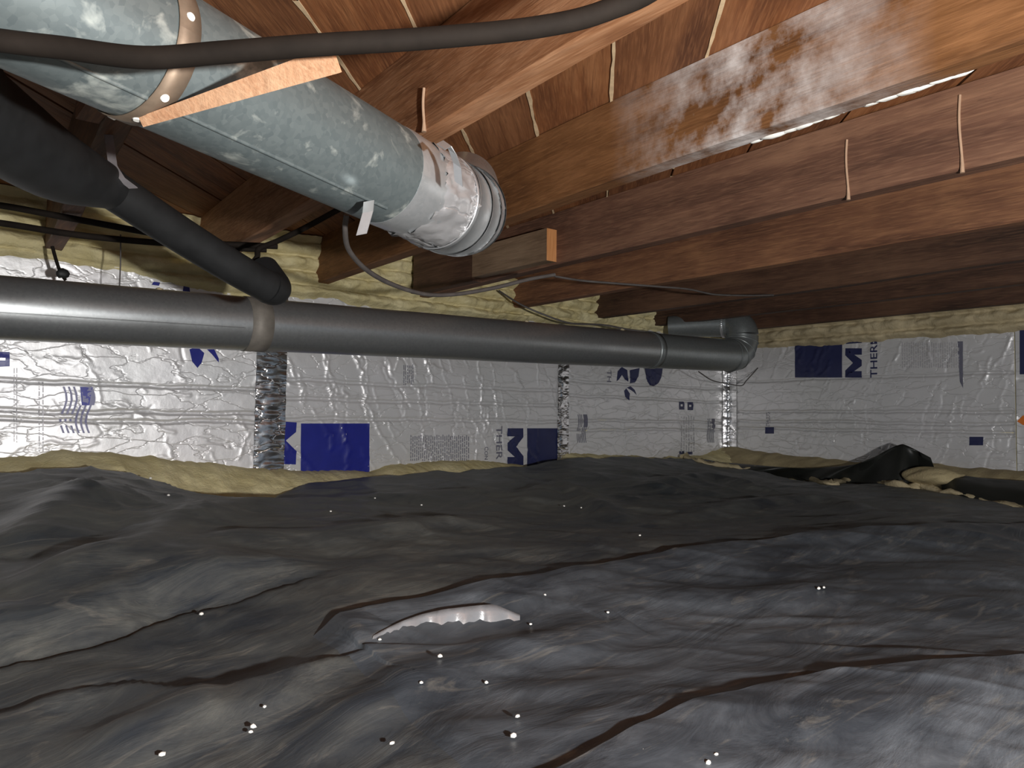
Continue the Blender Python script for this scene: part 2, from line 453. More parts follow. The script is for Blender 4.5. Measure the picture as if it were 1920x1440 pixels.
# ================================================================== GROUND
ctrl = []
def cp(p, d=None, Y=None, X=None):
    q = at_d(p, d) if d else (at_y(p, Y) if Y else at_x(p, X)); ctrl.append(q)
for p, Y in (((0, 892), 2.10), ((100, 881), 2.08), ((200, 881), 2.08), ((290, 901), 2.12), ((380, 925), 2.15), ((460, 937), 2.17), ((560, 917), 2.17),
             ((750, 894), 2.18), ((960, 877), 2.18), ((1050, 864), 2.18), ((1200, 862), 2.18), ((1300, 864), 2.15)): cp(p, Y=Y)
for p, X in (((1400, 882), 2.85), ((1500, 905), 2.80), ((1600, 908), 2.78), ((1700, 918), 2.76), ((1800, 935), 2.72), ((1910, 962), 2.66)): cp(p, X=X)
for p, d in (((0, 1000), 1.45), ((240, 1000), 1.50), ((480, 1000), 1.55), ((720, 990), 1.66), ((960, 1000), 1.72), ((1440, 1000), 1.92), ((1900, 1000), 1.95),
             ((0, 1100), 1.24), ((480, 1100), 1.29), ((960, 1100), 1.36), ((1440, 1100), 1.42), ((1900, 1100), 1.42),
             ((0, 1250), 1.0), ((480, 1250), 1.03), ((960, 1250), 1.05), ((1440, 1250), 1.08), ((1900, 1250), 1.08),
             ((0, 1440), .81), ((480, 1440), .80), ((960, 1440), .79), ((1440, 1440), .78), ((1900, 1440), .77),
             ((-500, 1000), 1.45), ((-500, 1250), 1.0), ((2400, 1100), 1.6), ((2400, 1300), 1.1)): cp(p, d=d)
ctrl += [np.array(q) for q in ((0, 0, -.37), (-.8, 0, -.36), (-.8, -.8, -.37), (.8, -.8, -.37), (2.2, -.8, -.34), (-.8, 1.2, -.30), (-.8, 2.1, -.16), (3.0, -.6, -.28), (3.0, .5, -.25))]
CT = np.array(ctrl)
def _tps():
    P = CT[:, :2]; n = len(P)
    d = np.linalg.norm(P[:, None] - P[None], axis=2)
    K = np.where(d > 0, d * d * np.log(d + 1e-9), 0) + np.eye(n) * 2e-3
    Q = np.hstack([np.ones((n, 1)), P])
    A = np.block([[K, Q], [Q.T, np.zeros((3, 3))]])
    return np.linalg.solve(A, np.concatenate([CT[:, 2], np.zeros(3)]))
TW = _tps()
def ground0(x, y):
    x = np.asarray(x, float); y = np.asarray(y, float)
    s = TW[-3] + TW[-2] * x + TW[-1] * y
    for (px, py), w in zip(CT[:, :2], TW[:len(CT)]):
        d2 = (x - px) ** 2 + (y - py) ** 2 + 1e-9
        s = s + w * 0.5 * d2 * np.log(d2)
    return s
def hit(p, fn, d0=.45, d1=3.9):
    ds = np.linspace(d0, d1, 900); r = ray(p)
    g = fn(r[0] * ds, r[1] * ds) - r[2] * ds
    k = np.argmax(g > 0) if (g > 0).any() else len(ds) - 1
    return r * ds[k]
def pline(pts, fn=ground0, n=6):
    return np.array(spline([hit(p, fn) for p in pts], n))
def seg_dist(x, y, L):
    """signed distance to a polyline (positive on the side away from the camera) and position along it"""
    best = np.full(np.shape(x), 1e9); sgn = np.ones(np.shape(x)); along = np.zeros(np.shape(x))
    m = len(L) - 1
    for i in range(m):
        a = L[i, :2]; b = L[i + 1, :2]; e = b - a; l2 = e @ e + 1e-12
        t = np.clip(((x - a[0]) * e[0] + (y - a[1]) * e[1]) / l2, 0, 1)
        dx = x - a[0] - t * e[0]; dy = y - a[1] - t * e[1]
        d = np.hypot(dx, dy); s = e[0] * (y - a[1]) - e[1] * (x - a[0])
        k = d < best
        best = np.where(k, d, best); sgn = np.where(k, np.where(s > 0, 1.0, -1.0), sgn); along = np.where(k, (i + t) / m, along)
    return best * sgn, along
# soft drapery ridges: (pixels, height, width)
ridges = []
for pts, h, w in (([(10, 1070), (100, 985), (195, 915)], .030, .075),
                  ([(0, 1165), (150, 1110), (270, 1055), (330, 1000), (420, 950)], .026, .060),
                  ([(330, 1060), (480, 1030), (640, 1020), (800, 1000), (960, 985)], .018, .055),
                  ([(420, 960), (560, 945), (760, 935), (960, 925)], .012, .05),
                  ([(960, 960), (1050, 920), (1110, 950), (1160, 990)], .022, .05),
                  ([(1180, 930), (1330, 900), (1430, 925)], .020, .06),
                  ([(1260, 985), (1420, 950), (1560, 945), (1640, 985)], .016, .05),
                  ([(1100, 1190), (1240, 1160), (1440, 1145), (1600, 1120)], .014, .05),
                  ([(120, 1440), (330, 1380), (520, 1320), (720, 1230)], .016, .05),
                  ([(560, 1440), (760, 1340), (980, 1260), (1180, 1210)], .018, .045),
                  ([(0, 1330), (220, 1300), (330, 1340), (420, 1330)], .012, .04)):
    ridges.append((pline(pts), h, w))
LA = pline([(-700, 1400), (-350, 1325), (-120, 1275), (0, 1253), (185, 1213), (310, 1160), (430, 1142), (560, 1115), (660, 1090)])
LB = pline([(520, 1185), (600, 1153), (690, 1135), (960, 1080), (1110, 1050), (1360, 1010), (1585, 987), (1900, 972), (2200, 965)], lambda x, y: ground0(x, y) + .052)
LC = pline([(700, 1560), (930, 1440), (1100, 1360), (1300, 1280), (1480, 1238), (1600, 1222), (1860, 1207), (2200, 1195)], lambda x, y: ground0(x, y) + .062)
LD = pline([(-700, 1480), (-200, 1390), (0, 1365), (130, 1332), (250, 1320), (380, 1333), (600, 1300), (760, 1270), (860, 1262)])
def ground(x, y):
    z = ground0(x, y)
    for L, h, w in ridges:
        d, t = seg_dist(x, y, L)
        env = np.clip(np.minimum(t, 1 - t) * 6, 0, 1)
        z = z + h * (0.25 + .75 * env) * np.exp(-(d / w) ** 2) * np.where((t > 0) & (t < 1), 1, .6)
    # hem of the far sheet folded down along LA, faint fold along LD
    for L, h, wn, wf, e0, gro in ((LA, .040, .006, .20, 0, .010), (LD, .012, .12, .009, 0, 0), (LB, .028, .11, .34, 5, 0), (LC, .024, .15, .34, 5, 0)):
        d, t = seg_dist(x, y, L)
        env = np.clip((1 - t) * 4, 0, 1) if L is LA or L is LD else np.clip(t * e0, 0, 1)
        if L is LA:                                   # rolled hem: steep face toward the near side, narrow crevice at its foot
            q = np.clip(d / .075, 0, 1); up_ = q * q * (3 - 2 * q)
            z = z + env * (h * up_ * np.exp(-(np.maximum(d - .075, 0) / wf) ** 2) - gro * np.exp(-((d + .004) / wn) ** 2))
        else:
            z = z + h * env * np.where(d < 0, np.exp(-(d / wn) ** 2), np.exp(-(d / wf) ** 2))
    u = x * .64 + y * .77; v = -x * .77 + y * .64
    z = z + .0055 * np.clip(1 - 1.6 * np.abs(vnoise(x * 10 + .8 * vnoise(x * 3, y * 3), y * 2.6 + 4)), 0, 1) ** 2 * np.clip((y - .9) * 1.5, 0, 1)
    z = z + .0035 * np.clip(1 - 1.8 * np.abs(vnoise(u * 9 + vnoise(u * 3, v * 3), v * 2.2 + 9)), 0, 1) ** 2
    z = z + .0050 * fbm(u * 7, v * 3.4, 4) + .004 * (1 - np.abs(fbm(u * 11 + 3, v * 5 + 1, 3)))
    return z

struct(box('floor', -1.5, WX + .03, -1.5, WY + .03, -.55, -.47, M_DIRT))

def sheet_obj(name, mat, x0, x1, y0, y1, step, keep, dz, label, cat='plastic sheet', thick=True):
    xs = np.arange(x0, x1, step); ys = np.arange(y0, y1, step)
    X, Y = np.meshgrid(xs, ys, indexing='ij'); x = X.ravel(); y = Y.ravel()
    f = grid_faces(len(xs), len(ys))
    k = keep(x, y)
    fk = k[f].all(1); f = f[fk]
    used = np.zeros(len(x), bool); used[f.ravel()] = True
    idx = np.cumsum(used) - 1
    x = x[used]; y = y[used]
    z = ground(x, y) + dz(x, y)
    return x, y, z, idx[f]

back_line = pline([(-300, 905), (0, 892), (100, 881), (200, 881), (290, 901), (380, 926), (460, 938), (560, 918), (750, 894), (960, 877), (1050, 864), (1200, 861), (1300, 864),
                   (1400, 882), (1500, 904), (1600, 907), (1700, 917), (1800, 933), (1920, 963), (2100, 1010), (2400, 1090)])
def keep_far(x, y):
    d, t = seg_dist(x, y, back_line)
    return (d < .03) & (y > -.2)
def dz_far(x, y):
    d, t = seg_dist(x, y, back_line)
    return np.where(d > 0, -d * 1.2, 0)
x, y, z, f = sheet_obj('', None, -.75, 3.02, -.2, 2.25, .0085, keep_far, dz_far, '')
sheet1 = tag(link('plastic_sheet', np.stack([x, y, z], 1), f, M_SHEET, None, True),
             'dusty black plastic ground sheet rumpled over mounds up to the foil-faced wall', 'plastic sheet', 'black plastic sheets covering the ground')

def strip_sheet(L, width_pts, mat, label, lip, nu, nv, bulge, wide):
    """sheet with its far edge along L, running back toward the camera side"""
    Ls = np.array(L); n = len(Ls)
    t = np.linspace(0, n - 1, nu)
    ex = np.interp(t, np.arange(n), Ls[:, 0]); ey = np.interp(t, np.arange(n), Ls[:, 1])
    tx = np.gradient(ex); ty = np.gradient(ey); l = np.hypot(tx, ty); nx = ty / l; ny = -tx / l     # toward the camera side
    # keep the sweep direction steady
    nx = np.full(nu, nx.mean()); ny = np.full(nu, ny.mean()); q = np.hypot(nx, ny); nx /= q; ny /= q
    s = np.linspace(0, 1, nv) ** 1.25
    wd = np.interp(np.linspace(0, 1, nu), [0, .5, 1], width_pts)
    V = np.zeros((nu, nv, 3))
    x = ex[:, None] + nx[:, None] * s[None] * wd[:, None]; y = ey[:, None] + ny[:, None] * s[None] * wd[:, None]
    dist = s[None] * wd[:, None]
    z = ground(x, y) + .007 + lip * np.exp(-(dist / wide) ** 2) - np.where(s[None] > .94, (s[None] - .94) * .25, 0)
    ea = np.linspace(0, 1, nu)[:, None]
    k = np.clip(ea / .22, 0, 1); k = k * k * (3 - 2 * k)
    z = ground(x, y) * (1 - k) - .012 * (1 - k) + z * k
    V[..., 0] = x; V[..., 1] = y; V[..., 2] = z
    # far edge folded under
    fold = V[:, :1].copy(); fold[..., 2] = np.minimum(ground(fold[..., 0], fold[..., 1]) + .002, fold[..., 2] - .002)
    fold[..., 0] += nx[:, None] * .03; fold[..., 1] += ny[:, None] * .03
    kk = k[:, :1, None] if k.ndim == 2 else k
    fold = V[:, :1] + (fold - V[:, :1]) * np.clip((kk - .6) / .3, 0, 1)
    V = np.concatenate([fold, V], 1)
    o = link('plastic_sheet', V.reshape(-1, 3), grid_faces(nu, nv + 1), mat, None, True)
    return tag(o, label, 'plastic sheet', 'black plastic sheets covering the ground'), V
sheet2, V2 = strip_sheet(LB, [.62, .85, 1.0], M_SHEET2, 'blue-grey middle strip of black plastic sheet with a shiny crease, overlapping the far sheet', .006, 420, 150, 0, .10)
sheet3, V3 = strip_sheet(LC, [.55, .75, .95], M_SHEET3, 'pale dusty smooth plastic sheet lapped over the others, with foam crumbs on it', .007, 360, 150, 0, .12)

# glossy standing crease on the middle sheet
def ground2(x, y): return ground(x, y) + .009
cr = [hit(p, ground2) for p in ((700, 1196), (740, 1182), (790, 1170), (850, 1164), (910, 1160), (975, 1158))]
cr = np.array(spline(cr, 6)); hs = np.interp(np.linspace(0, 1, len(cr)), [0, .2, .55, .85, 1], [.003, .008, .017, .020, .004])
V = []; F = []
for i, (c, h) in enumerate(zip(cr, hs)):
    w = .004 * math.sin(i * 1.3) + .003 * math.sin(i * 2.9)
    off = np.array([-.64, -.77, 0]) * (.008 + w)
    V += [c + off + np.array([0, 0, -.004]), c + off * .55 + np.array([0, 0, h * .55]), c + np.array([0, 0, h]), c - off * 2.2 + np.array([0, 0, -.002])]
for i in range(len(cr) - 1):
    for k in range(3):
        a = i * 4 + k; F.append((a, a + 4, a + 5, a + 1))
cz = link('crease', V, F, M_GLOSS, sheet2, True); cz['label'] = 'shiny folded crease'

# ================================================================== INSULATION BOARDS
def crease_field(U, W, seed, n_long, n_short, zs=(), vertical=0.5, amp=1.0):
    """height of a crinkled foil face on a (U,W) grid, metres"""
    r = np.random.default_rng(seed)
    h = .0012 * fbm(U * 9 + seed, W * 9, 4) + .0022 * fbm(U * 2.1 + seed, W * 3.5 + 3, 2)
    lines = []
    for z0 in zs:                                     # long horizontal score lines
        u = np.linspace(U.min(), U.max(), 40)
        w = z0 + .004 * vnoise(u * 6 + seed + z0 * 50, z0 * 9) + .003 * vnoise(u * 22, seed + z0)
        lines.append((u, w, .0036, -.0075))
    for i in range(n_long + n_short):
        u0 = r.uniform(U.min(), U.max()); w0 = r.uniform(W.min(), W.max())
        a = (r.normal(math.pi / 2 + .35, .25) if r.random() < vertical else r.normal(0, .35))
        ln = r.uniform(.10, .28) if i < n_long else r.uniform(.03, .09)
        m = int(ln / .012) + 2
        us = [u0]; ws = [w0]
        for k in range(m):
            a2 = a + r.normal(0, .42); us.append(us[-1] + .012 * math.cos(a2)); ws.append(ws[-1] + .012 * math.sin(a2))
        lines.append((np.array(us), np.array(ws), r.uniform(.0028, .0048), r.choice([-1, 1, 1]) * r.uniform(.0012, .0030) * amp))
    for us, ws, wid, am in lines:
        x0, x1 = us.min() - .02, us.max() + .02; y0, y1 = ws.min() - .02, ws.max() + .02
        m = (U > x0) & (U < x1) & (W > y0) & (W < y1)
        if not m.any(): continue
        uu = U[m]; ww = W[m]; best = np.full(uu.shape, 1e9)
        for i in range(len(us) - 1):
            ex = us[i + 1] - us[i]; ey = ws[i + 1] - ws[i]; l2 = ex * ex + ey * ey + 1e-12
            t = np.clip(((uu - us[i]) * ex + (ww - ws[i]) * ey) / l2, 0, 1)
            best = np.minimum(best, np.hypot(uu - us[i] - t * ex, ww - ws[i] - t * ey))
        h[m] += am * np.exp(-(best / wid) ** 2)
    return h
class Board:
    """foil-faced board; axis 'x' lies on the back wall, 'y' on the side wall"""
    def __init__(self, axis, u0, u1, z0, z1, mat, seed, label, zs, step=.0036, vert=.5, n=(40, 60), amp=1.0):
        self.axis = axis; g = .0015
        us = np.linspace(u0 + g, u1 - g, int((u1 - u0) / step)); ws = np.linspace(z0, z1, int((z1 - z0) / step))
        U, W = np.meshgrid(us, ws, indexing='ij')
        h = crease_field(U, W, seed, n[0], n[1], zs, vert, amp)
        ed = np.minimum.reduce([U - us[0], us[-1] - U, W - ws[0], ws[-1] - W]); h = h * np.clip(ed / .01, 0, 1)
        self.us, self.ws, self.h = us, ws, h
        root = empty('insulation_board', self.pt((u0 + u1) / 2, z0, -.015)); self.root = root
        tag(root, label, 'insulation board', 'foil-faced boards lining the walls')
        V = self.pts(U.ravel(), W.ravel(), h.ravel())
        f = grid_faces(len(us), len(ws))
        if axis == 'y': f = f[:, ::-1]
        self.face = link('foil_face', V, f, mat, root, True)
        c = [self.pt(a, b, d) for d in (-.009, -.0295) for a, b in ((u0 + g, z0), (u1 - g, z0), (u1 - g, z1), (u0 + g, z1))]
        link('foam_core', c, [(0, 1, 2, 3), (7, 6, 5, 4), (0, 4, 5, 1), (1, 5, 6, 2), (2, 6, 7, 3), (3, 7, 4, 0)], M_FOAMCORE, root)
    def pts(self, u, w, d):
        u = np.asarray(u, float); w = np.asarray(w, float); d = np.asarray(d, float) + 0 * u
        return np.stack([u, WY - d, w], 1) if self.axis == 'x' else np.stack([WX - d, u, w], 1)
    def pt(self, u, w, d): return tuple(self.pts([u], [w], [d])[0])
    def height(self, u, w):
        iu = np.clip((np.asarray(u) - self.us[0]) / (self.us[1] - self.us[0]), 0, len(self.us) - 1.001); iw = np.clip((np.asarray(w) - self.ws[0]) / (self.ws[1] - self.ws[0]), 0, len(self.ws) - 1.001)
        a = iu.astype(int); b = iw.astype(int)
        return np.maximum.reduce([self.h[a, b], self.h[a + 1, b], self.h[a, b + 1], self.h[a + 1, b + 1]])
    def uv(self, p):
        q = at_y(p, WY) if self.axis == 'x' else at_x(p, WX)
        return (q[0] if self.axis == 'x' else q[1]), q[2]
    def prints(self, name, polys, mat, label=None, off=.0007, cut=.008):
        """flat print: list of polygons in (u,z), laid on the crinkled face"""
        bm = bmesh.new()
        for poly in polys:
            vv = [bm.verts.new((a, b, 0)) for a, b in poly]
            try: bm.faces.new(vv)
            except ValueError: pass
        bmesh.ops.triangulate(bm, faces=bm.faces[:])
        for _ in range(5):
            e = [e for e in bm.edges if e.calc_length() > cut]
            if not e: break
            bmesh.ops.subdivide_edges(bm, edges=e, cuts=1, use_grid_fill=False)
            bmesh.ops.triangulate(bm, faces=bm.faces[:])
        uv = np.array([v.co[:2] for v in bm.verts]); F = [tuple(v.index for v in f.verts) for f in bm.faces]; bm.verts.index_update(); bm.free()
        V = self.pts(uv[:, 0], uv[:, 1], self.height(uv[:, 0], uv[:, 1]) + off)
        o = link(name, V, F, mat, self.face, True)
        if label: o['label'] = label
        return o
    def px(self, pts): return [self.uv(p) for p in pts]
    def rect_px(self, x0, y0, x1, y1): return self.px([(x0, y0), (x1, y0), (x1, y1), (x0, y1)])

ZB0, ZB1 = -.27, .400
B1 = Board('x', -.28, .925, ZB0, ZB1, M_FOIL[0], 5, 'bright foil insulation board with a printed flag, left of the wide taped seam', (.012, -.012, .085, .30), vert=.35, n=(50, 70), amp=.8)
B2 = Board('x', .925, 2.10, ZB0, ZB1, M_FOIL[1], 8, 'foil insulation board between the two taped seams, with blue printed boxes', (.000, .115, .06), vert=.85, n=(60, 60), amp=1.15)
B3 = Board('x', 2.10, WX - .004, ZB0, ZB1, M_FOIL[2], 12, 'crackled foil insulation board in the corner, with leaf and dot logo', (.005, -.03, .16, .10), vert=.35, n=(50, 90))
B4 = Board('y', 1.085, WY - .004, ZB0, ZB1, M_FOIL[3], 15, 'foil insulation board on the side wall with navy box and large M', (.195, .055, .012, -.02), vert=.8, n=(60, 120), amp=.8, step=.0042)
B5 = Board('y', -.12, 1.085, ZB0, ZB1, M_FOIL[4], 19, 'foil insulation board on the side wall past the orange mark', (.17, .03), n=(10, 10), step=.008)

# ---- printing
def font_polys(txt, size=1.0):
    cu = bpy.data.curves.new('t', 'FONT'); cu.body = txt; cu.size = size; cu.resolution_u = 3; cu.offset = .012 * size
    ob = bpy.data.objects.new('t', cu); col.objects.link(ob)
    me = bpy.data.meshes.new_from_object(ob.evaluated_get(bpy.context.evaluated_depsgraph_get()))
    P = [[(me.vertices[i].co.x, me.vertices[i].co.y) for i in p.vertices] for p in me.polygons]
    bpy.data.objects.remove(ob); bpy.data.curves.remove(cu); bpy.data.meshes.remove(me)
    return P
def place_text(board, txt, px_a, px_b, px_top, mat, name='printed_lettering'):
    """text running from pixel a to pixel b with cap tops toward pixel px_top"""
    P = font_polys(txt); xs = [q[0] for p in P for q in p]; ys = [q[1] for p in P for q in p]
    a = np.array(board.uv(px_a)); b = np.array(board.uv(px_b)); t = np.array(board.uv(px_top))
    e = b - a; n = t - a; n = n - e * (n @ e) / (e @ e)
    x0, x1, y0, y1 = min(xs), max(xs), min(ys), max(ys)
    pl = [[tuple(a + e * (q[0] - x0) / (x1 - x0) + n * (q[1] - y0) / (y1 - y0)) for q in p] for p in P]
    return board.prints(name, pl, mat, cut=.02)
def text_lines(board, x0, y0, x1, y1, n, mat, vertical=True, seed=0, thick=.35, name='printed_text_lines'):
    r = random.Random(seed); polys = []
    for i in range(n):
        c = x0 + (x1 - x0) * (i + .5) / n; w = (x1 - x0) / n * thick / 2
        y = y0 + r.uniform(0, 4)
        while y < y1 - 2:
            l = r.uniform(3, 11); e = min(y + l, y1)
            polys.append(board.rect_px(c - w, y, c + w, e)); y = e + r.uniform(1.2, 2.5)
    return board.prints(name, polys, mat, cut=.05)
def flag(board, x0, y0, x1, y1, canton_h, mat, bend=0.10):
    """flag standing on its end: stripes run down the picture, star field at upper right"""
    W = x1 - x0; Hh = y1 - y0
    bx = lambda y: bend * W * math.sin((y - y0) / Hh * 2 * math.pi)
    polys = []; n = 6
    for i in range(n):
        c0 = x0 + W * (i / n + .02); c1 = c0 + W / n * .42
        m = 8; ya = y0 + (canton_h * Hh if c1 > x0 + .55 * W else 0)
        ys = np.linspace(ya, y1, m)
        for k in range(m - 1):
            polys.append(board.px([(c0 + bx(ys[k]), ys[k]), (c1 + bx(ys[k]), ys[k]), (c1 + bx(ys[k + 1]), ys[k + 1]), (c0 + bx(ys[k + 1]), ys[k + 1])]))
    ys = np.linspace(y0, y0 + canton_h * Hh, 6)
    for k in range(5):
        polys.append(board.px([(x0 + .58 * W + bx(ys[k]), ys[k]), (x1 + bx(ys[k]), ys[k]), (x1 + bx(ys[k + 1]), ys[k + 1]), (x0 + .58 * W + bx(ys[k + 1]), ys[k + 1])]))
    return board.prints('printed_flag', polys, mat, cut=.02)
def big_m(board, x0, y0, x1, y1, flip, mat):
    """letter M lying on its side inside a rectangle; flip=1: feet to the left"""
    s = [(0, 0), (1, 0), (1, .20), (.42, .50), (1, .80), (1, 1), (0, 1), (0, .80), (.42, .80 - .02), (.0, .50), (.42, .22), (0, .20)]
    # two bars and a chevron
    q = lambda a, b: (x0 + (x1 - x0) * (a if flip else 1 - a), y0 + (y1 - y0) * b)
    polys = [[q(0, 0), q(1, 0), q(1, .22), q(0, .22)], [q(0, .78), q(1, .78), q(1, 1), q(0, 1)],
             [q(1, .0), q(1, .24), q(.42, .56), q(0, .50), q(.0, .40)], [q(1, 1), q(1, .76), q(.42, .44), q(0, .50), q(.0, .60)]]
    return board.prints('printed_letter', [board.px(p) for p in polys], mat, 'letter M')
def ell(board, cx, cy, rx, ry, a0=0, a1=360, n=20):
    return board.px([(cx + rx * math.cos(math.radians(a0 + (a1 - a0) * k / n)), cy + ry * math.sin(math.radians(a0 + (a1 - a0) * k / n))) for k in range(n)])

# board 1
B1.prints('printed_box', [B1.px([(-40, 659), (18, 660), (17, 671), (-2, 671)]), B1.px([(-40, 686), (-2, 676), (17, 676), (16, 687), (-40, 690)]), B1.rect_px(10, 660, 18, 687)], M_BLUE)
flag(B1, 116, 725, 173, 812, .40, plain('flag_pale', (0.27, 0.27, 0.42), .45, 0, .1, 20, 0))
B1.prints('printed_box', [B1.px([(150, 726), (173, 726), (170, 742), (167, 760), (153, 760)])], plain('flag_blue', (0.07, 0.075, 0.36), .45))
B1.prints('printed_logo', [B1.px([(355, 655), (370, 650), (383, 662), (378, 680), (370, 690), (360, 678)]), B1.px([(388, 655), (402, 655), (410, 672), (410, 680), (398, 665)])], M_BLUE)
text_lines(B1, 24, 690, 34, 830, 2, M_PALEP, seed=1); text_lines(B1, 70, 712, 84, 850, 2, M_PALEP, seed=2)
B1.prints('printed_mark', [B1.px([(288, 528), (300, 530), (298, 536), (284, 534)])], M_BLUE)
B1.prints('printed_mark', [B1.px([(344, 534), (354, 534), (356, 548), (342, 548)])], M_BLUE)
# board 2
B2.prints('printed_box', [B2.rect_px(564, 794, 692, 900)], M_BLUE, 'solid blue printed box')
B2.prints('printed_letter', [B2.px(p) for p in ([(524, 790), (556, 792), (555, 810), (536, 826), (556, 846), (555, 871), (521, 870), (521, 858), (535, 856), (522, 844), (522, 818), (535, 808), (523, 806)],)], M_BLUE, 'letter M in blue')
place_text(B2, 'THER', (930, 799), (930, 862), (941, 799), M_GREYP)
place_text(B2, 'CON', (908, 838), (908, 862), (914, 838), M_GREYP)
big_m(B2, 951, 803, 981, 872, 1, M_NAVY)
B2.prints('printed_box', [B2.rect_px(988, 803, 1052, 880)], M_NAVY, 'navy printed box')
text_lines(B2, 768, 815, 880, 864, 30, M_GREYP, seed=4); text_lines(B2, 755, 682, 775, 722, 6, M_GREYP, seed=5)
# board 3
flag(B3, 1083, 777, 1101, 830, .45, M_GREYP, .1); flag(B3, 1326, 785, 1340, 830, .45, M_GREYP, .1)
place_text(B3, 'TH', (1138, 694), (1138, 716), (1146, 694), M_GREYP)
B3.prints('printed_dot', [ell(B3, 1225, 688, 17, 36)], M_NAVY, 'navy dot of the logo')
B3.prints('printed_leaf', [B3.px([(1156, 715), (1158, 696), (1166, 688), (1176, 694), (1178, 716), (1172, 712), (1166, 703), (1160, 712)])], M_NAVY)
B3.prints('printed_leaf', [B3.px([(1181, 719), (1181, 694), (1199, 690), (1197, 706), (1190, 717)])], M_NAVY)
B3.prints('printed_leaf', [B3.px([(1170, 733), (1174, 728), (1181, 738), (1180, 751), (1172, 744)]), B3.px([(1175, 727), (1182, 724), (1190, 731), (1194, 741), (1188, 735), (1182, 731)])], M_NAVY)
for x, y in ((1273, 753), (1289, 754)):
    B3.prints('printed_icon', [B3.rect_px(x, y, x + 10, y + 5), B3.rect_px(x, y + 9, x + 10, y + 15), B3.rect_px(x, y + 5, x + 3, y + 9), B3.rect_px(x + 7, y + 5, x + 10, y + 9)], M_NAVY)
    B3.prints('printed_icon', [B3.rect_px(x, y + 93, x + 9, y + 98)], M_NAVY)
text_lines(B3, 1275, 778, 1303, 850, 6, M_PALEP, seed=6)
# side wall boards
B4.prints('printed_box', [B4.rect_px(1491, 630, 1579, 708)], M_NAVY, 'navy printed box')
big_m(B4, 1585, 653, 1616, 708, 0, M_NAVY)
place_text(B4, 'R', (1616, 643), (1616, 630), (1586, 643), M_NAVY)
place_text(B4, 'THERM', (1645, 708), (1645, 628), (1632, 708), M_NAVY)
text_lines(B4, 1690, 640, 1800, 690, 26, M_PALEP, seed=8, thick=.5)
B4.prints('printed_icon', [B4.rect_px(1435, 801, 1451, 813)], M_NAVY); text_lines(B4, 1436, 772, 1444, 800, 3, M_GREYP, seed=9)
B4.prints('printed_icon', [B4.rect_px(1818, 819, 1844, 835)], M_NAVY)
B4.prints('printed_mark', [B4.px([(1796, 640), (1806, 640), (1806, 728), (1800, 716)])], M_GREYP)
B5.prints('printed_box', [B5.px([(1912, 618), (2000, 614), (2000, 700), (1912, 702)])], M_NAVY, 'navy printed box')
B5.prints('printed_mark', [B5.px([(1907, 790), (1918, 779), (1960, 776), (1960, 796), (1918, 797)])], M_ORANGE, 'orange mark')

# ---- foil tape over the seams
def tape(name_label, axis_pts, seed, mat=M_TAPE, nu=16, nv=150, z0=-.25, z1=.39, off=.0045):
    """axis_pts: list of (x,y) across the strip"""
    A = np.array(axis_pts, float); t = np.linspace(0, len(A) - 1, nu)
    ax = np.interp(t, np.arange(len(A)), A[:, 0]); ay = np.interp(t, np.arange(len(A)), A[:, 1])
    zs = np.linspace(z0, z1, nv)
    T, Z = np.meshgrid(np.linspace(0, 1, nu), zs, indexing='ij')
    d = .0012 * fbm(T * 5 + seed, Z * 90, 3) + .0011 * vnoise(T * 2 + seed, Z * 160)
    edge = .0012 * vnoise(Z * 60, T * 0 + seed)
    n = np.array(axis_pts[0][2:4]) if len(axis_pts[0]) > 2 else None
    X = ax[:, None] + 0 * Z; Y = ay[:, None] + 0 * Z
    X = X + d * NRM[0] + edge * abs(NRM[1]); Y = Y + d * NRM[1] + edge * abs(NRM[0])
    return tag(link('foil_tape', np.stack([X, Y, Z], 2).reshape(-1, 3), grid_faces(nu, nv), mat, None, True), name_label, 'tape', 'foil tape strips on the board seams')
NRM = (0, -1)
tape('wide dark foil tape over the seam beside the blue box', [(.885, WY - .0045), (.93, WY - .007), (.978, WY - .0045)], 1)
tape('narrow glinting foil tape over the seam beside the navy box', [(2.078, WY - .0045), (2.10, WY - .007), (2.135, WY - .0045)], 4)
NRM = (-.7, -.7)
tape('foil tape folded into the corner where the two foil walls meet', [(3.118, WY - .0045), (WX - .012, WY - .007), (WX - .007, WY - .012), (WX - .0045, WY - .05)], 7)

# ================================================================== SPRAY FOAM
def foam_strip(name, axis, u0, u1, nu, prof_fn, nv, mat, label, seed, amp=.008, scl=20):
    us = np.linspace(u0, u1, nu); s = np.linspace(0, 1, nv)
    V = np.zeros((nu, nv, 3))
    for i, u in enumerate(us):
        out, z = prof_fn(u, s)                        # distance out from the wall face, height
        out = out + amp * fbm(u * scl + seed + 0 * s, z * scl * 1.4, 4) * np.minimum(1, (s + .15) * 3)
        if axis == 'x': V[i, :, 0] = u; V[i, :, 1] = WY - out; V[i, :, 2] = z
        else: V[i, :, 0] = WX - out; V[i, :, 1] = u; V[i, :, 2] = z
    f = grid_faces(nu, nv)
    if axis == 'y': f = f[:, ::-1]
    return tag(link(name, V.reshape(-1, 3), f, mat, None, True), label, 'spray foam')
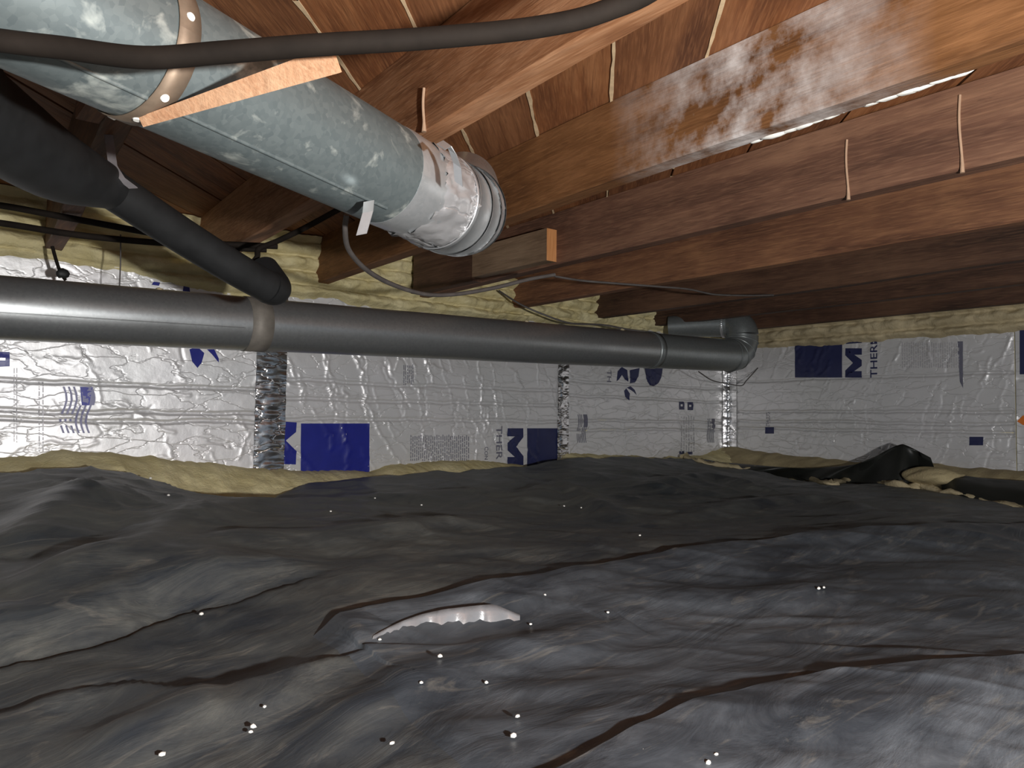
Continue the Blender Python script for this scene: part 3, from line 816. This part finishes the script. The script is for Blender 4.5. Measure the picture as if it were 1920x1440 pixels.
# foot of the back wall
foot = [at_y(p, WY - .012) for p in ((-300, 862), (0, 860), (60, 856), (110, 846), (200, 846), (300, 858), (400, 868), (480, 879), (560, 881), (690, 885), (740, 872), (800, 866), (900, 862), (960, 872), (1040, 874),
                                     (1066, 849), (1150, 854), (1240, 857), (1320, 854), (1362, 838))]
fx = np.array([q[0] for q in foot]); fz = np.array([q[2] for q in foot])
def foot_prof(u, s):
    zt = np.interp(u, fx, fz) + .004 * float(vnoise(u * 30, 3.0)) + .002 * float(vnoise(u * 90, 8.0))
    zb = min(float(ground(np.array([u]), np.array([WY - .20]))[0]) - .03, zt - .06)
    out = -.003 + .02 * np.minimum(1, s * 8) + .17 * s ** .8
    return out, zt + (zb - zt) * s ** 1.15
foam_strip('spray_foam', 'x', -.28, WX - .01, 500, foot_prof, 26, M_FOAM, 'yellow spray foam along the foot of the foil back wall', 2.0, .010, 24)
# head of the back wall: stacked beads up into the joist bays
head = [at_y(p, WY - .02) for p in ((-300, 470), (0, 478), (90, 482), (150, 500), (250, 512), (330, 535), (420, 552), (500, 556), (600, 560), (640, 562), (700, 580), (800, 590), (1000, 605), (1240, 625), (1340, 640))]
hx = np.array([q[0] for q in head]); hz = np.array([q[2] for q in head])
def head_prof(u, s):
    zb = np.interp(u, hx, hz) + .006 * float(vnoise(u * 16, 1.0)) + .003 * float(vnoise(u * 50, 2.0))
    z = zb + (TOP - .002 - zb) * s
    lay = (z - .36 + .008 * vnoise(u * 4 + 0 * z, z * 0 + 2.0)) / .042          # beads laid in rows
    b = np.abs(np.sin(lay * math.pi)) ** .6
    out = -.002 + np.minimum(1, s * 10) * (.010 + .024 * b) + .03 * np.clip((s - .3), 0, 1)
    return out, z
foam_strip('spray_foam', 'x', -.28, WX - .02, 560, head_prof, 60, M_FOAM, 'yellow spray foam in rows between the joist ends above the foil back wall', 6.0, .011, 24)
def rhead_prof(u, s):
    zb = .338 + .008 * float(vnoise(u * 9, 4.0)) + .004 * float(vnoise(u * 30, 5.0))
    z = zb + (TOP - .002 - zb) * s
    b = np.abs(np.sin((z - .33) / .045 * math.pi)) ** .6
    return -.002 + np.minimum(1, s * 12) * (.010 + .024 * b) + .05 * np.clip(s - .25, 0, 1), z
foam_strip('spray_foam', 'y', -.2, WY - .03, 300, rhead_prof, 44, M_FOAM2, 'greyish spray foam beads along the top of the side wall', 9.0, .011, 24)
# foot of the side wall
rf = [at_x(p, WX - .012) for p in ((1368, 836), (1395, 842), (1450, 850), (1530, 857), (1600, 866), (1700, 868), (1760, 868), (1800, 876), (1920, 882), (2100, 890))]
ry = np.array([q[1] for q in rf])[::-1]; rz = np.array([q[2] for q in rf])[::-1]
def rfoot_prof(u, s):
    zt = np.interp(u, ry, rz) + .004 * float(vnoise(u * 25, 6.0))
    zb = zt - .14
    return -.003 + .02 * np.minimum(1, s * 8) + .26 * s ** .8, zt + (zb - zt) * s ** 1.2
foam_strip('spray_foam', 'y', .3, WY - .02, 260, rfoot_prof, 26, M_FOAMD, 'dusty tan foam banked along the foot of the side wall', 12.0, .010, 13)

# ---- foam bead and loose plastic along the right edge of the sheets
edge_px = [(1285, 858), (1310, 868), (1360, 879), (1400, 884), (1440, 884), (1470, 888), (1490, 886), (1520, 900), (1560, 911), (1590, 903), (1640, 904), (1680, 914), (1730, 917), (1780, 928), (1850, 943), (1925, 963), (2000, 985)]
edge = pline(edge_px, ground0, 9)
d_out = np.array([.6, .2, 0]); nE = len(edge)
V = []; F = []; seg = 10
for i, c in enumerate(edge):
    t = edge[min(i + 1, nE - 1)] - edge[max(i - 1, 0)]; t[2] = 0; t /= np.linalg.norm(t); n = np.array([-t[1], t[0], 0])
    r = .006 + .007 * abs(float(vnoise(i * .9, 3))) + (.007 if 80 < i < 112 else 0)
    for k in range(seg):
        a = 2 * math.pi * k / seg
        rr = r * (1 + .55 * float(vnoise(i * 1.1 + 2, k * 1.1)))
        V.append(c + n * math.cos(a) * rr * 1.5 + np.array([0, 0, .008 + .006 * float(vnoise(i * .4, 9)) + math.sin(a) * rr]))
for i in range(nE - 1):
    for k in range(seg): F.append((i * seg + k, i * seg + (k + 1) % seg, (i + 1) * seg + (k + 1) % seg, (i + 1) * seg + k))
tag(link('foam_bead', V, F, M_FOAM2, None, True), 'knobbly pale foam bead along the sheet edge near the side wall', 'spray foam')
def flap(lo_px, hi_px, X_hi, label, seed):
    n = 60; t = np.linspace(0, 1, n)
    lo = np.array(spline([hit(p, ground0) for p in lo_px], 12)); hi = np.array(spline([at_x(p, X_hi) for p in hi_px], 12))
    ri = lambda A: np.stack([np.interp(t, np.linspace(0, 1, len(A)), A[:, k]) for k in range(3)], 1)
    lo = ri(lo); hi = ri(hi); m = 18; V = np.zeros((n, m, 3))
    for j in range(m):
        s = j / (m - 5)
        if s <= 1: P = lo + (hi - lo) * s; P[:, 2] += .012 * math.sin(s * math.pi) ; 
        else: P = hi + np.array([.03, .0, -.04]) * ((s - 1) * (m - 5)) * .6
        P = P.copy(); P[:, 2] += .003 * vnoise(t * 9 + seed, np.full(n, j * .45)) * (s < .95)
        V[:, j] = P
    return tag(link('plastic_flap', V.reshape(-1, 3), grid_faces(n, m), M_SHEETB, None, True), label, 'plastic sheet')
flap([(1305, 872), (1400, 886), (1470, 890), (1530, 904), (1600, 904), (1690, 912), (1742, 905)], [(1312, 866), (1400, 872), (1500, 880), (1560, 877), (1625, 866), (1655, 848), (1686, 834), (1702, 836), (1745, 858)], 2.93,
     'black plastic standing in a peak against the side wall foam', 2)
flap([(1765, 922), (1800, 934), (1860, 946), (1930, 962), (2010, 985)], [(1766, 896), (1790, 890), (1850, 897), (1925, 902), (2010, 908)], 2.86, 'low black plastic lapped behind the foam bead past the peak', 5)
c = at_x((1752, 895), 2.84)
lump('foam_lump', c, .06, M_FOAMD, None, 5, 4, (.9, 1.5, .5)); tag(bpy.data.objects['foam_lump'], 'rounded tan foam lump between the two black plastic flaps', 'spray foam')

# ================================================================== DUCT
dd = np.array([.925, .376, -.047]); dd /= np.linalg.norm(dd)
P0 = np.array([.24, .79, .33]) - dd * .5
RD = .065
duct = empty('round_duct', P0 + dd * .5 + np.array([0, 0, -RD]))
tag(duct, 'mottled galvanized round duct hung under the joists, ending in a shiny ribbed elbow', 'duct')
dp = lambda t: P0 + dd * t
def ring_path(c, axis, r, n=40, a0=0, a1=2 * math.pi):
    axis = axis / np.linalg.norm(axis); u = np.cross(axis, [0, 0, 1.0]); u /= np.linalg.norm(u); w = np.cross(u, axis)
    return [c + r * (math.cos(a) * u + math.sin(a) * w) for a in np.linspace(a0, a1, n)]
tube('pipe_section', [dp(-.35), dp(.10)], RD, M_DUCT, duct, 64)
tube('pipe_section', [dp(.095), dp(.10), dp(.80)], [RD * .99, RD * 1.012, RD], M_DUCT, duct, 64)
tube('crimped_collar', [dp(.785), dp(.795), dp(.83), dp(.875), dp(.915)], [RD * 1.005, RD * 1.02, RD * 1.01, RD * .965, RD * .96], M_ELB, duct, 64)
# lengthwise seam
sa = math.radians(-62)
u_ = np.cross(dd, [0, 0, 1.0]); u_ /= np.linalg.norm(u_); w_ = np.cross(u_, dd)
sd = math.cos(sa) * u_ + math.sin(sa) * w_
tube('seam', [dp(-.3) + sd * RD, dp(.76) + sd * RD], .0022, M_DUCT, duct, 8)
# elbow of gores turning away and up between the joists
RB = .17; C0 = dp(.915); TH = math.radians(41)
ev = np.array([.55, .74, .38]); upn = ev - dd * (ev @ dd); upn /= np.linalg.norm(upn); ub = np.cross(dd, upn)
def bend(a): return C0 + dd * RB * math.sin(a) + upn * RB * (1 - math.cos(a)), dd * math.cos(a) + upn * math.sin(a)
seg = 56
def gore_ring(a, r, shift=0.0):
    c, t = bend(a); c = c + t * shift; s = np.cross(t, ub); s /= np.linalg.norm(s)
    return [c + r * (math.cos(2 * math.pi * k / seg) * ub + math.sin(2 * math.pi * k / seg) * s) for k in range(seg)]
NG = 4
for g in range(NG):
    a0 = (g / NG) * TH; a1 = ((g + 1) / NG) * TH
    R0 = RD * (.985 if g == 0 else 1.015)
    V = []; F = []
    rows = [gore_ring(a0, RD * 1.065), gore_ring(a0 + .018, RD * 1.065), gore_ring(a0 + .03, R0), gore_ring(a1 - .03, RD * 1.012), gore_ring(a1, RD * 1.03)]
    for r_ in rows: V += r_
    for i in range(len(rows) - 1):
        for k in range(seg): F.append((i * seg + k, i * seg + (k + 1) % seg, (i + 1) * seg + (k + 1) % seg, (i + 1) * seg + k))
    link('elbow_gore', V, F, M_ELB, duct, True)
ce, te = bend(TH)
tube('branch_section', [ce - te * .01, ce + te * .27], RD * 1.0, M_ELB, duct, 56)
# crumpled foil tape round the joint
V = []; F = []; n1, n2 = 12, 72
for i in range(n1):
    t = .835 + .085 * i / (n1 - 1)
    for k in range(n2):
        a = 2 * math.pi * k / n2
        r = RD * 1.02 + .0035 * float(vnoise(i * .9, k * .8 + 4)) + .002 * float(vnoise(i * 2.1, k * 1.9))
        V.append(dp(t) + r * (math.cos(a) * u_ + math.sin(a) * w_))
for i in range(n1 - 1):
    for k in range(n2): F.append((i * n2 + k, i * n2 + (k + 1) % n2, (i + 1) * n2 + (k + 1) % n2, (i + 1) * n2 + k))
link('joint_tape', V, F, M_TAPE2, duct, True)
V = []; F = []; rows = []
for i in range(7):
    a = math.radians(21 + 8 * i / 6)
    c, t = bend(a); s = np.cross(t, ub)
    for k in range(n2):
        b = 2 * math.pi * k / n2
        r = RD * 1.03 + .002 * float(vnoise(i * .9 + 7, k * .9)); V.append(c + r * (math.cos(b) * ub + math.sin(b) * s))
for i in range(6):
    for k in range(n2): F.append((i * n2 + k, i * n2 + (k + 1) % n2, (i + 1) * n2 + (k + 1) % n2, (i + 1) * n2 + k))
link('joint_tape', V, F, M_TAPE2, duct, True)

def band(name, c, axis, r, w, mat, parent, a0=0, a1=2 * math.pi, thick=.0012, n=48):
    axis = axis / np.linalg.norm(axis)
    V = []; F = []
    for s, rr in ((-w / 2, r), (w / 2, r), (w / 2, r + thick), (-w / 2, r + thick)):
        V += [p + axis * s for p in ring_path(c, axis, rr, n, a0, a1)]
    for j in range(4):
        for i in range(n - 1):
            F.append((j * n + i, j * n + i + 1, ((j + 1) % 4) * n + i + 1, ((j + 1) % 4) * n + i))
    return link(name, V, F, mat, parent, True)
# perforated hanger strap near the camera end
hanger = empty('hanger_strap', dp(.435) + np.array([0, 0, RD]))
tag(hanger, 'rusty perforated strap looped round the near end of the duct', 'strap')
hloop = band('loop', dp(.435), dd, RD + .0015, .022, M_RUST, hanger)
lg = np.linspace(0, 1, 2)
q0 = dp(.435) + np.array([0, 0, RD]); 
box('tail', q0[0] - .011, q0[0] + .011, q0[1] - .001, q0[1] + .001, q0[2], TOP - .002, M_RUST, hanger)
for k in range(11):
    a = 2 * math.pi * k / 11 + .2
    dv = math.cos(a) * u_ + math.sin(a) * w_
    c = dp(.435) + dv * (RD + .0026)
    tube('rivet', [c - dv * .0004, c + dv * .0012], [.0042, .0034], M_WHITE, hloop, 14)
# plastic/steel clamp strap at the elbow and its loose ends
clamp = empty('clamp_strap', dp(.80) + np.array([0, 0, -RD]))
tag(clamp, 'bright metal clamp strap round the duct at the elbow joint with loose ends', 'strap')
band('loop', dp(.905), dd + upn * .18, RD * 1.045, .010, M_STRAP, clamp)
def ribbon(name, pts, w, wdir, mat, parent, th=.0012):
    P = [np.array(p, float) for p in pts]; wdir = np.array(wdir, float); wdir /= np.linalg.norm(wdir)
    V = []; F = []
    for i, p in enumerate(P):
        t = P[min(i + 1, len(P) - 1)] - P[max(i - 1, 0)]; n = np.cross(t, wdir); n /= np.linalg.norm(n)
        V += [p - wdir * w / 2, p + wdir * w / 2, p + wdir * w / 2 + n * th, p - wdir * w / 2 + n * th]
    for i in range(len(P) - 1):
        for k in range(4): a = i * 4; b = a + 4; F.append((a + k, a + (k + 1) % 4, b + (k + 1) % 4, b + k))
    F += [(3, 2, 1, 0), tuple(len(V) - 4 + k for k in range(4))]
    return link(name, V, F, mat, parent)
rt = ROT.T[0] if False else np.array([ROT[0][0], ROT[1][0], ROT[2][0]])      # picture right, used only to face the tags squarely
dt = lambda p, d: at_d(p, d)
ribbon('strap_tail', [dt((692, 378), .93), dt((690, 398), .925), dt((678, 440), .925)], .0125, (.75, -.62, .2), M_STRAP, clamp)
ribbon('strap_tail', [dt((860, 345), .955), dt((857, 310), .95), dt((848, 285), .945), dt((838, 270), .94), dt((826, 276), .93)], .012, (.6, -.5, -.55), M_STRAP, clamp)

# pale tapered strip set just clear of the duct's underside
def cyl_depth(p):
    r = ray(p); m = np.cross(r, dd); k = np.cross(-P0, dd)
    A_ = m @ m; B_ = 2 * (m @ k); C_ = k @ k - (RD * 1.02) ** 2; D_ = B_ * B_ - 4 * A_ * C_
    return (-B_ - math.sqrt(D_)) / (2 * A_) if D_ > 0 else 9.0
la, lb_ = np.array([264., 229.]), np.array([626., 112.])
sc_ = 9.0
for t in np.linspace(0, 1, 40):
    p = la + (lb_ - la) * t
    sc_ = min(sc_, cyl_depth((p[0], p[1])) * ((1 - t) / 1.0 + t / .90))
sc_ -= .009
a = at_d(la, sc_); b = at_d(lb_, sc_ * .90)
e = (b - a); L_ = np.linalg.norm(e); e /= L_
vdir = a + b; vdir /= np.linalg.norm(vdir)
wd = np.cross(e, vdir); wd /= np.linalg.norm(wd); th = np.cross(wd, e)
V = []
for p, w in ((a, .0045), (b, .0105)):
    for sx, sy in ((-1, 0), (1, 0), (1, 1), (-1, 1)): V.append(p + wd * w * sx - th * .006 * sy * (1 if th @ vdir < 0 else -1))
duct_strip = link('pale_strip', V, [(0, 1, 2, 3), (7, 6, 5, 4), (0, 4, 5, 1), (1, 5, 6, 2), (2, 6, 7, 3), (3, 7, 4, 0)], W_STRIP)
tag(duct_strip, 'thin pale tapered strip lying slantwise across the underside of the duct', 'duct_strip')

# ================================================================== LONG GREY PIPE
RP = .065
pp = lambda x: np.array([x, 1.890 + .013 * x, .211 + .0222 * x])
pipe = empty('round_pipe', pp(1.2) - np.array([0, 0, RP]))
tag(pipe, 'long dull grey metal pipe running along the foil back wall to a dark elbow', 'pipe')
XE = 2.655
tube('pipe_section', [pp(-.7), pp(.70)], RP, M_PIPE, pipe, 56)
tube('pipe_section', [pp(.70), pp(2.18)], RP * .988, M_PIPE, pipe, 56)
tube('pipe_section', [pp(2.18), pp(XE)], RP * .97, M_PIPE2, pipe, 56)
ad = np.array([1, .013, .0222]); ad /= np.linalg.norm(ad)
bd = band('tape_band', pp(.722), ad, RP * 1.004, .052, M_BAND, pipe)
band('tape_band', pp(2.18), ad, RP * 1.002, .03, M_PIPE2, pipe)
tube('seam', [pp(-.7) + np.array([0, -RP * .97, -RP * .25]), pp(.68) + np.array([0, -RP * .97, -RP * .25])], .0012, M_PIPE, pipe, 6)
# elbow up, then a second elbow turning to the wall
r1 = .085; c0 = pp(XE)
path = [c0 + np.array([r1 * math.sin(a), 0, r1 * (1 - math.cos(a))]) for a in np.linspace(0, math.pi / 2, 12)]
top = path[-1]; tube('elbow', path, RP * .985, M_PIPE2, pipe, 48)
for a in (0, .42, .86, 1.3):
    c = c0 + np.array([r1 * math.sin(a), 0, r1 * (1 - math.cos(a))]); t = np.array([math.cos(a), 0, math.sin(a)])
    V, F = tube_vf([c - t * .003, c, c + t * .003], [RP * .985, RP * 1.03, RP * .985], 48, False); link('elbow_rib', V, F, M_PIPE2, pipe, True)
r2 = .05; RS = .055
path2 = [top + np.array([0, r2 * (1 - math.cos(a)), .004 + r2 * math.sin(a)]) for a in np.linspace(0, math.pi / 2, 12)]
tube('elbow', path2, np.linspace(RP * .985, RS, 12), M_PIPE2, pipe, 48)
e2 = path2[-1]
tube('pipe_stub', [e2, e2 + np.array([-.05, .10, 0]), e2 + np.array([-.13, .22, -.005])], [RS, RS * .92, RS * .8], M_PIPE2, pipe, 40)
band('tape_band', e2 + np.array([-.012, .03, 0]), np.array([-.4, .9, 0]), RS * 1.0, .012, M_STRAP, pipe)

# ================================================================== BLACK DRAIN PIPE
drain = empty('drain_pipe', at_d((300, 420), 1.27) - np.array([0, 0, .03]))
tag(drain, 'black plastic drain pipe slanting down under the dark joists to a rounded end', 'pipe')
p_ = [at_d((-260, 30), .70), at_d((-60, 195), .86), at_d((95, 305), 1.04)]
q_ = [at_d((205, 352), 1.17), at_d((340, 441), 1.29), at_d((440, 503), 1.38), at_d((502, 538), 1.445)]
e_ = np.array([-.96, -.25, 0.0])
p_ = [p_[0] + e_ * 1.0, p_[0] + e_ * .4] + p_
tube('hub_section', spline(p_ + [q_[0]], 6), [.050] * 22 + [.049, .048, .047, .045, .043, .040, .037, .034, .031], M_BLACK, drain, 36)
tube('pipe_section', spline(q_, 6), .0292, M_BLACK, drain, 32)
tb = q_[-1] - q_[-2]; tb /= np.linalg.norm(tb); away = np.array([-.1, .75, .62]); away /= np.linalg.norm(away)
rb = .030
arc = [q_[-1] + tb * rb * math.sin(a) + away * rb * (1 - math.cos(a)) for a in np.linspace(0, math.pi / 2, 9)]
arc.append(arc[-1] + away * .05)
tube('end_elbow', arc, .0297, M_BLACK, drain, 32)
lump('vent_cap', at_d((517, 520), 1.50), .013, M_BLACK, drain, 2, 2)
hs_ = empty('hanger_strap', at_d((208, 300), 1.16)); tag(hs_, 'thin pale strap holding the black drain pipe up to the joist', 'strap')
ribbon('strip', [at_d((203, 246), 1.19), at_d((207, 275), 1.175), at_d((212, 312), 1.15), at_d((226, 334), 1.135), at_d((250, 352), 1.16)], .012, (.85, -.5, .1), plain('dull_strap', (.30, .28, .29), .5, .3), hs_)

# ================================================================== CABLES AND WIRES
def cable(label, pts, r, mat=M_CABLE, name='cable', seg=8, n=8, group='cables and wires under the joists'):
    P = spline([(at_d((a, b), d) if not isinstance(d, str) else (at_y((a, b), float(d[1:])) if d[0] == 'y' else at_x((a, b), float(d[1:])))) for a, b, d in pts], n)
    return tag(tube(name, P, r, mat, None, seg), label, 'cable', group)
cable('thick dark cable sagging across under the duct and amber joist', [(-2600, -500, .30), (-900, -60, .46), (-220, 44, .545), (0, 76, .565), (120, 90, .575), (270, 108, .58), (420, 98, .585), (600, 84, .59), (800, 72, .60), (1000, 52, .61), (1130, 22, .62), (1250, -40, .63), (1340, -190, .63), (1350, -330, .62), (1340, -560, .62)], .0082, seg=14)
cable('upper dark cable crossing the foam bays behind the black pipe', [(-120, 370, 1.60), (0, 385, 1.62), (110, 405, 1.64), (250, 431, 1.68), (420, 462, 1.74), (500, 468, 1.77)], .0068)
cable('lower dark cable crossing the foam bays behind the black pipe', [(-120, 405, 1.56), (0, 418, 1.58), (150, 441, 1.60), (310, 456, 1.66), (420, 458, 1.70), (520, 462, 1.75)], .0065)
cable('stub of cable rising behind the black pipe end to the amber joist', [(470, 496, 1.52), (482, 482, 1.53), (486, 466, 1.54), (520, 452, 1.53), (570, 428, 1.50), (640, 390, 1.46)], .0055)
cable('grey wire looping below the orange and brown joists', [(650, 402, 1.18), (647, 432, 1.20), (655, 470, 1.25), (690, 508, 1.34), (740, 535, 1.45), (800, 552, 1.55), (860, 551, 1.63), (930, 539, 1.70), (990, 524, 1.76), (1040, 515, 1.80)], .0042, M_CABLE2)
cable('thin wire hanging from the russet joist to the dark joist', [(1040, 518, 1.95), (1090, 526, 2.0), (1150, 531, 2.05), (1230, 537, 2.12), (1290, 542, 2.22), (1340, 552, 2.34), (1400, 554, 2.42), (1450, 553, 2.5)], .0028, M_CABLE2)
cable('thin wire drooping across the foam to the grey pipe', [(935, 545, 'y2.22'), (975, 570, 'y2.15'), (1020, 590, 'y2.10'), (1070, 606, 'y2.06'), (1130, 609, 'y2.02'), (1180, 618, 'y1.98'), (1230, 624, 'y1.93')], .0032, M_CABLE2)
cable('short wire curling below the dark pipe elbow', [(1310, 697, 'y1.90'), (1335, 713, 'y1.95'), (1362, 719, 'y2.0'), (1390, 723, 'x2.95'), (1400, 713, 'x3.05'), (1421, 690, 'x3.156')], .0024, M_CABLE2)
cable('wire dropping from the joist end to a dark clip by the pipe', [(98, 462, 1.86), (106, 490, 1.86), (114, 512, 1.86), (122, 524, 1.85)], .004)
cable('thin thread hanging from the foam onto the grey pipe', [(226, 440, 1.80), (226, 490, 1.80), (224, 538, 1.80)], .0016, M_CABLE2)
clip_ = tag(lump('cable_clip', at_d((118, 512), 1.845), .014, M_BLACK, None, 9, 2, (1.0, .6, 1.0)), 'small dark clip at the top of the grey pipe', 'clip')

# ================================================================== WOOD BLOCKS
def prism(name, x0, x1, y0, y1, z0, z1, mat, label, end_mat=None):
    root = empty(name, ((x0 + x1) / 2, (y0 + y1) / 2, z0))
    box('body', x0, x1, y0 + .0006, y1, z0, z1, mat, root)
    box('cut_end', x0, x1, y0, y0 + .0005, z0, z1, end_mat or mat, root)
    return tag(root, label, 'wood block')
xc = jx('C', 1.6) - JT
qa = at_x((1025, 432), xc - .036); qb = at_x((1025, 488), xc - .036)
qe = at_x((885, 512), xc - .036)
prism('wood_block', xc - .036, xc - .002, qb[1], qe[1], qb[2], qa[2] + .006, W_BLK, 'short tan block with an orange cut end nailed to the brown joist', W_END)
prism('wood_block', xc - .034, xc - .0005, qe[1] + .002, WY - .075, H - .004, TOP - .004, W_E, 'dark umber block between the tan block and the foam', W_E)  # dark block covering the brown joist's side at its wall end
x0_ = jx('0', 1.25) - JT
qa = at_x((137, 185), x0_ - .03); qb = at_x((190, 246), x0_ - .03)
prism('wood_block', x0_ - .032, x0_ - .002, qb[1], qb[1] + .16, H + .002, TOP - .01, W_D, 'small russet block on the dark joist beside the strapped duct')

# knot on the russet joist
q = at_x((1292, 487), jx('D', 1.75) - JT - .0015)
V, F = tube_vf(ring_path(q, np.array([1.0, 0, 0]), .0095, 20), .0022, 6, False)
tag(link('knot_ring', V, F, M_BLACK), 'small dark round knot on the russet joist', 'knot')

# pale drips down the brown joist and the amber joist
def drip(p0, p1, jk, label):
    a = at_x(p0, jx(jk, 1.0) - JT); X = jx(jk, a[1]) - JT - .0012; a = at_x(p0, X); b = at_x(p1, X); b[1] = a[1]
    P = [a + (b - a) * t + np.array([0, .002 * math.sin(t * 5), 0]) for t in np.linspace(0, 1, 10)]
    return tag(tube('drip', P, [.0022] * 8 + [.003, .0038], M_DRIP, None, 8), label, 'drip', 'pale dried drips on the joists')
drip((1588, 262), (1576, 378), 'C', 'pale dried drip on the brown joist, nearer the white crust')
drip((1800, 178), (1795, 326), 'C', 'pale dried drip on the brown joist, farther from the tan block')
drip((795, 165), (797, 246), 'A', 'pale dried drip on the amber joist above the elbow')

# white crust along the lower edge of the orange joist
for i, (px_, py_, r) in enumerate(((1442, 247, .014), (1400, 256, .008), (1475, 236, .010), (1500, 232, .011), (1530, 226, .008), (1560, 216, .009), (1585, 209, .006), (1630, 190, .010), (1665, 178, .012), (1700, 168, .014), (1735, 158, .013), (1770, 148, .012), (1800, 138, .011))):
    c = at_z((px_, py_), H + .002); c[0] = jx('B', c[1]) - .003
    tag(lump('crust', c, r, M_WHITE, None, i, 2, (.5, 1.7, .45)), 'white mineral crust lump along the edge of the orange joist', 'crust', 'crust lumps on the orange joist')

# foam crumbs on the sheets and on the pipe
def sheet_top(x, y): return ground(x, y) + .010
for i, (px_, py_, r) in enumerate(((963, 1383, .0042), (1535, 1105, .0040), (1545, 1103, .0030), (825, 1233, .0036), (712, 1201, .0030), (970, 1345, .0030), (475, 1365, .0038), (470, 1374, .0028), (496, 1327, .0026), (303, 1418, .0040),
                                 (1270, 1420, .0034), (1328, 1433, .0036), (1343, 1418, .003), (1206, 1411, .003), (1140, 1150, .0030), (995, 1172, .0026), (1058, 950, .0034), (1090, 953, .003), (1200, 1005, .003), (282, 898, .004), (316, 930, .0036),
                                 (620, 960, .003), (790, 948, .003), (703, 935, .003), (1022, 1117, .0026), (378, 1153, .0035), (790, 1282, .0026), (912, 1282, .003), (735, 1396, .003))):
    c = hit((px_, py_), sheet_top); c = c + np.array([0, 0, r * .5])
    tag(lump('foam_crumb', c, r * .8, M_WHITE, None, i * 2.3, 1, (1.2, 1, .8)), 'tiny pale foam crumb lying on the black plastic', 'foam crumb', 'foam crumbs scattered on the plastic')
for i, (x_, s_) in enumerate(((1.585, .006), (2.02, .006), (.50, .006))):
    c = pp(x_) + np.array([0, -.012, RP * .975]); 
    tag(lump('foam_crumb', c, s_, M_FOAM2, None, i * 3.1, 2, (1.3, 1, .7)), 'pale foam crumb resting on top of the grey pipe', 'foam crumb', 'foam crumbs on the grey pipe')
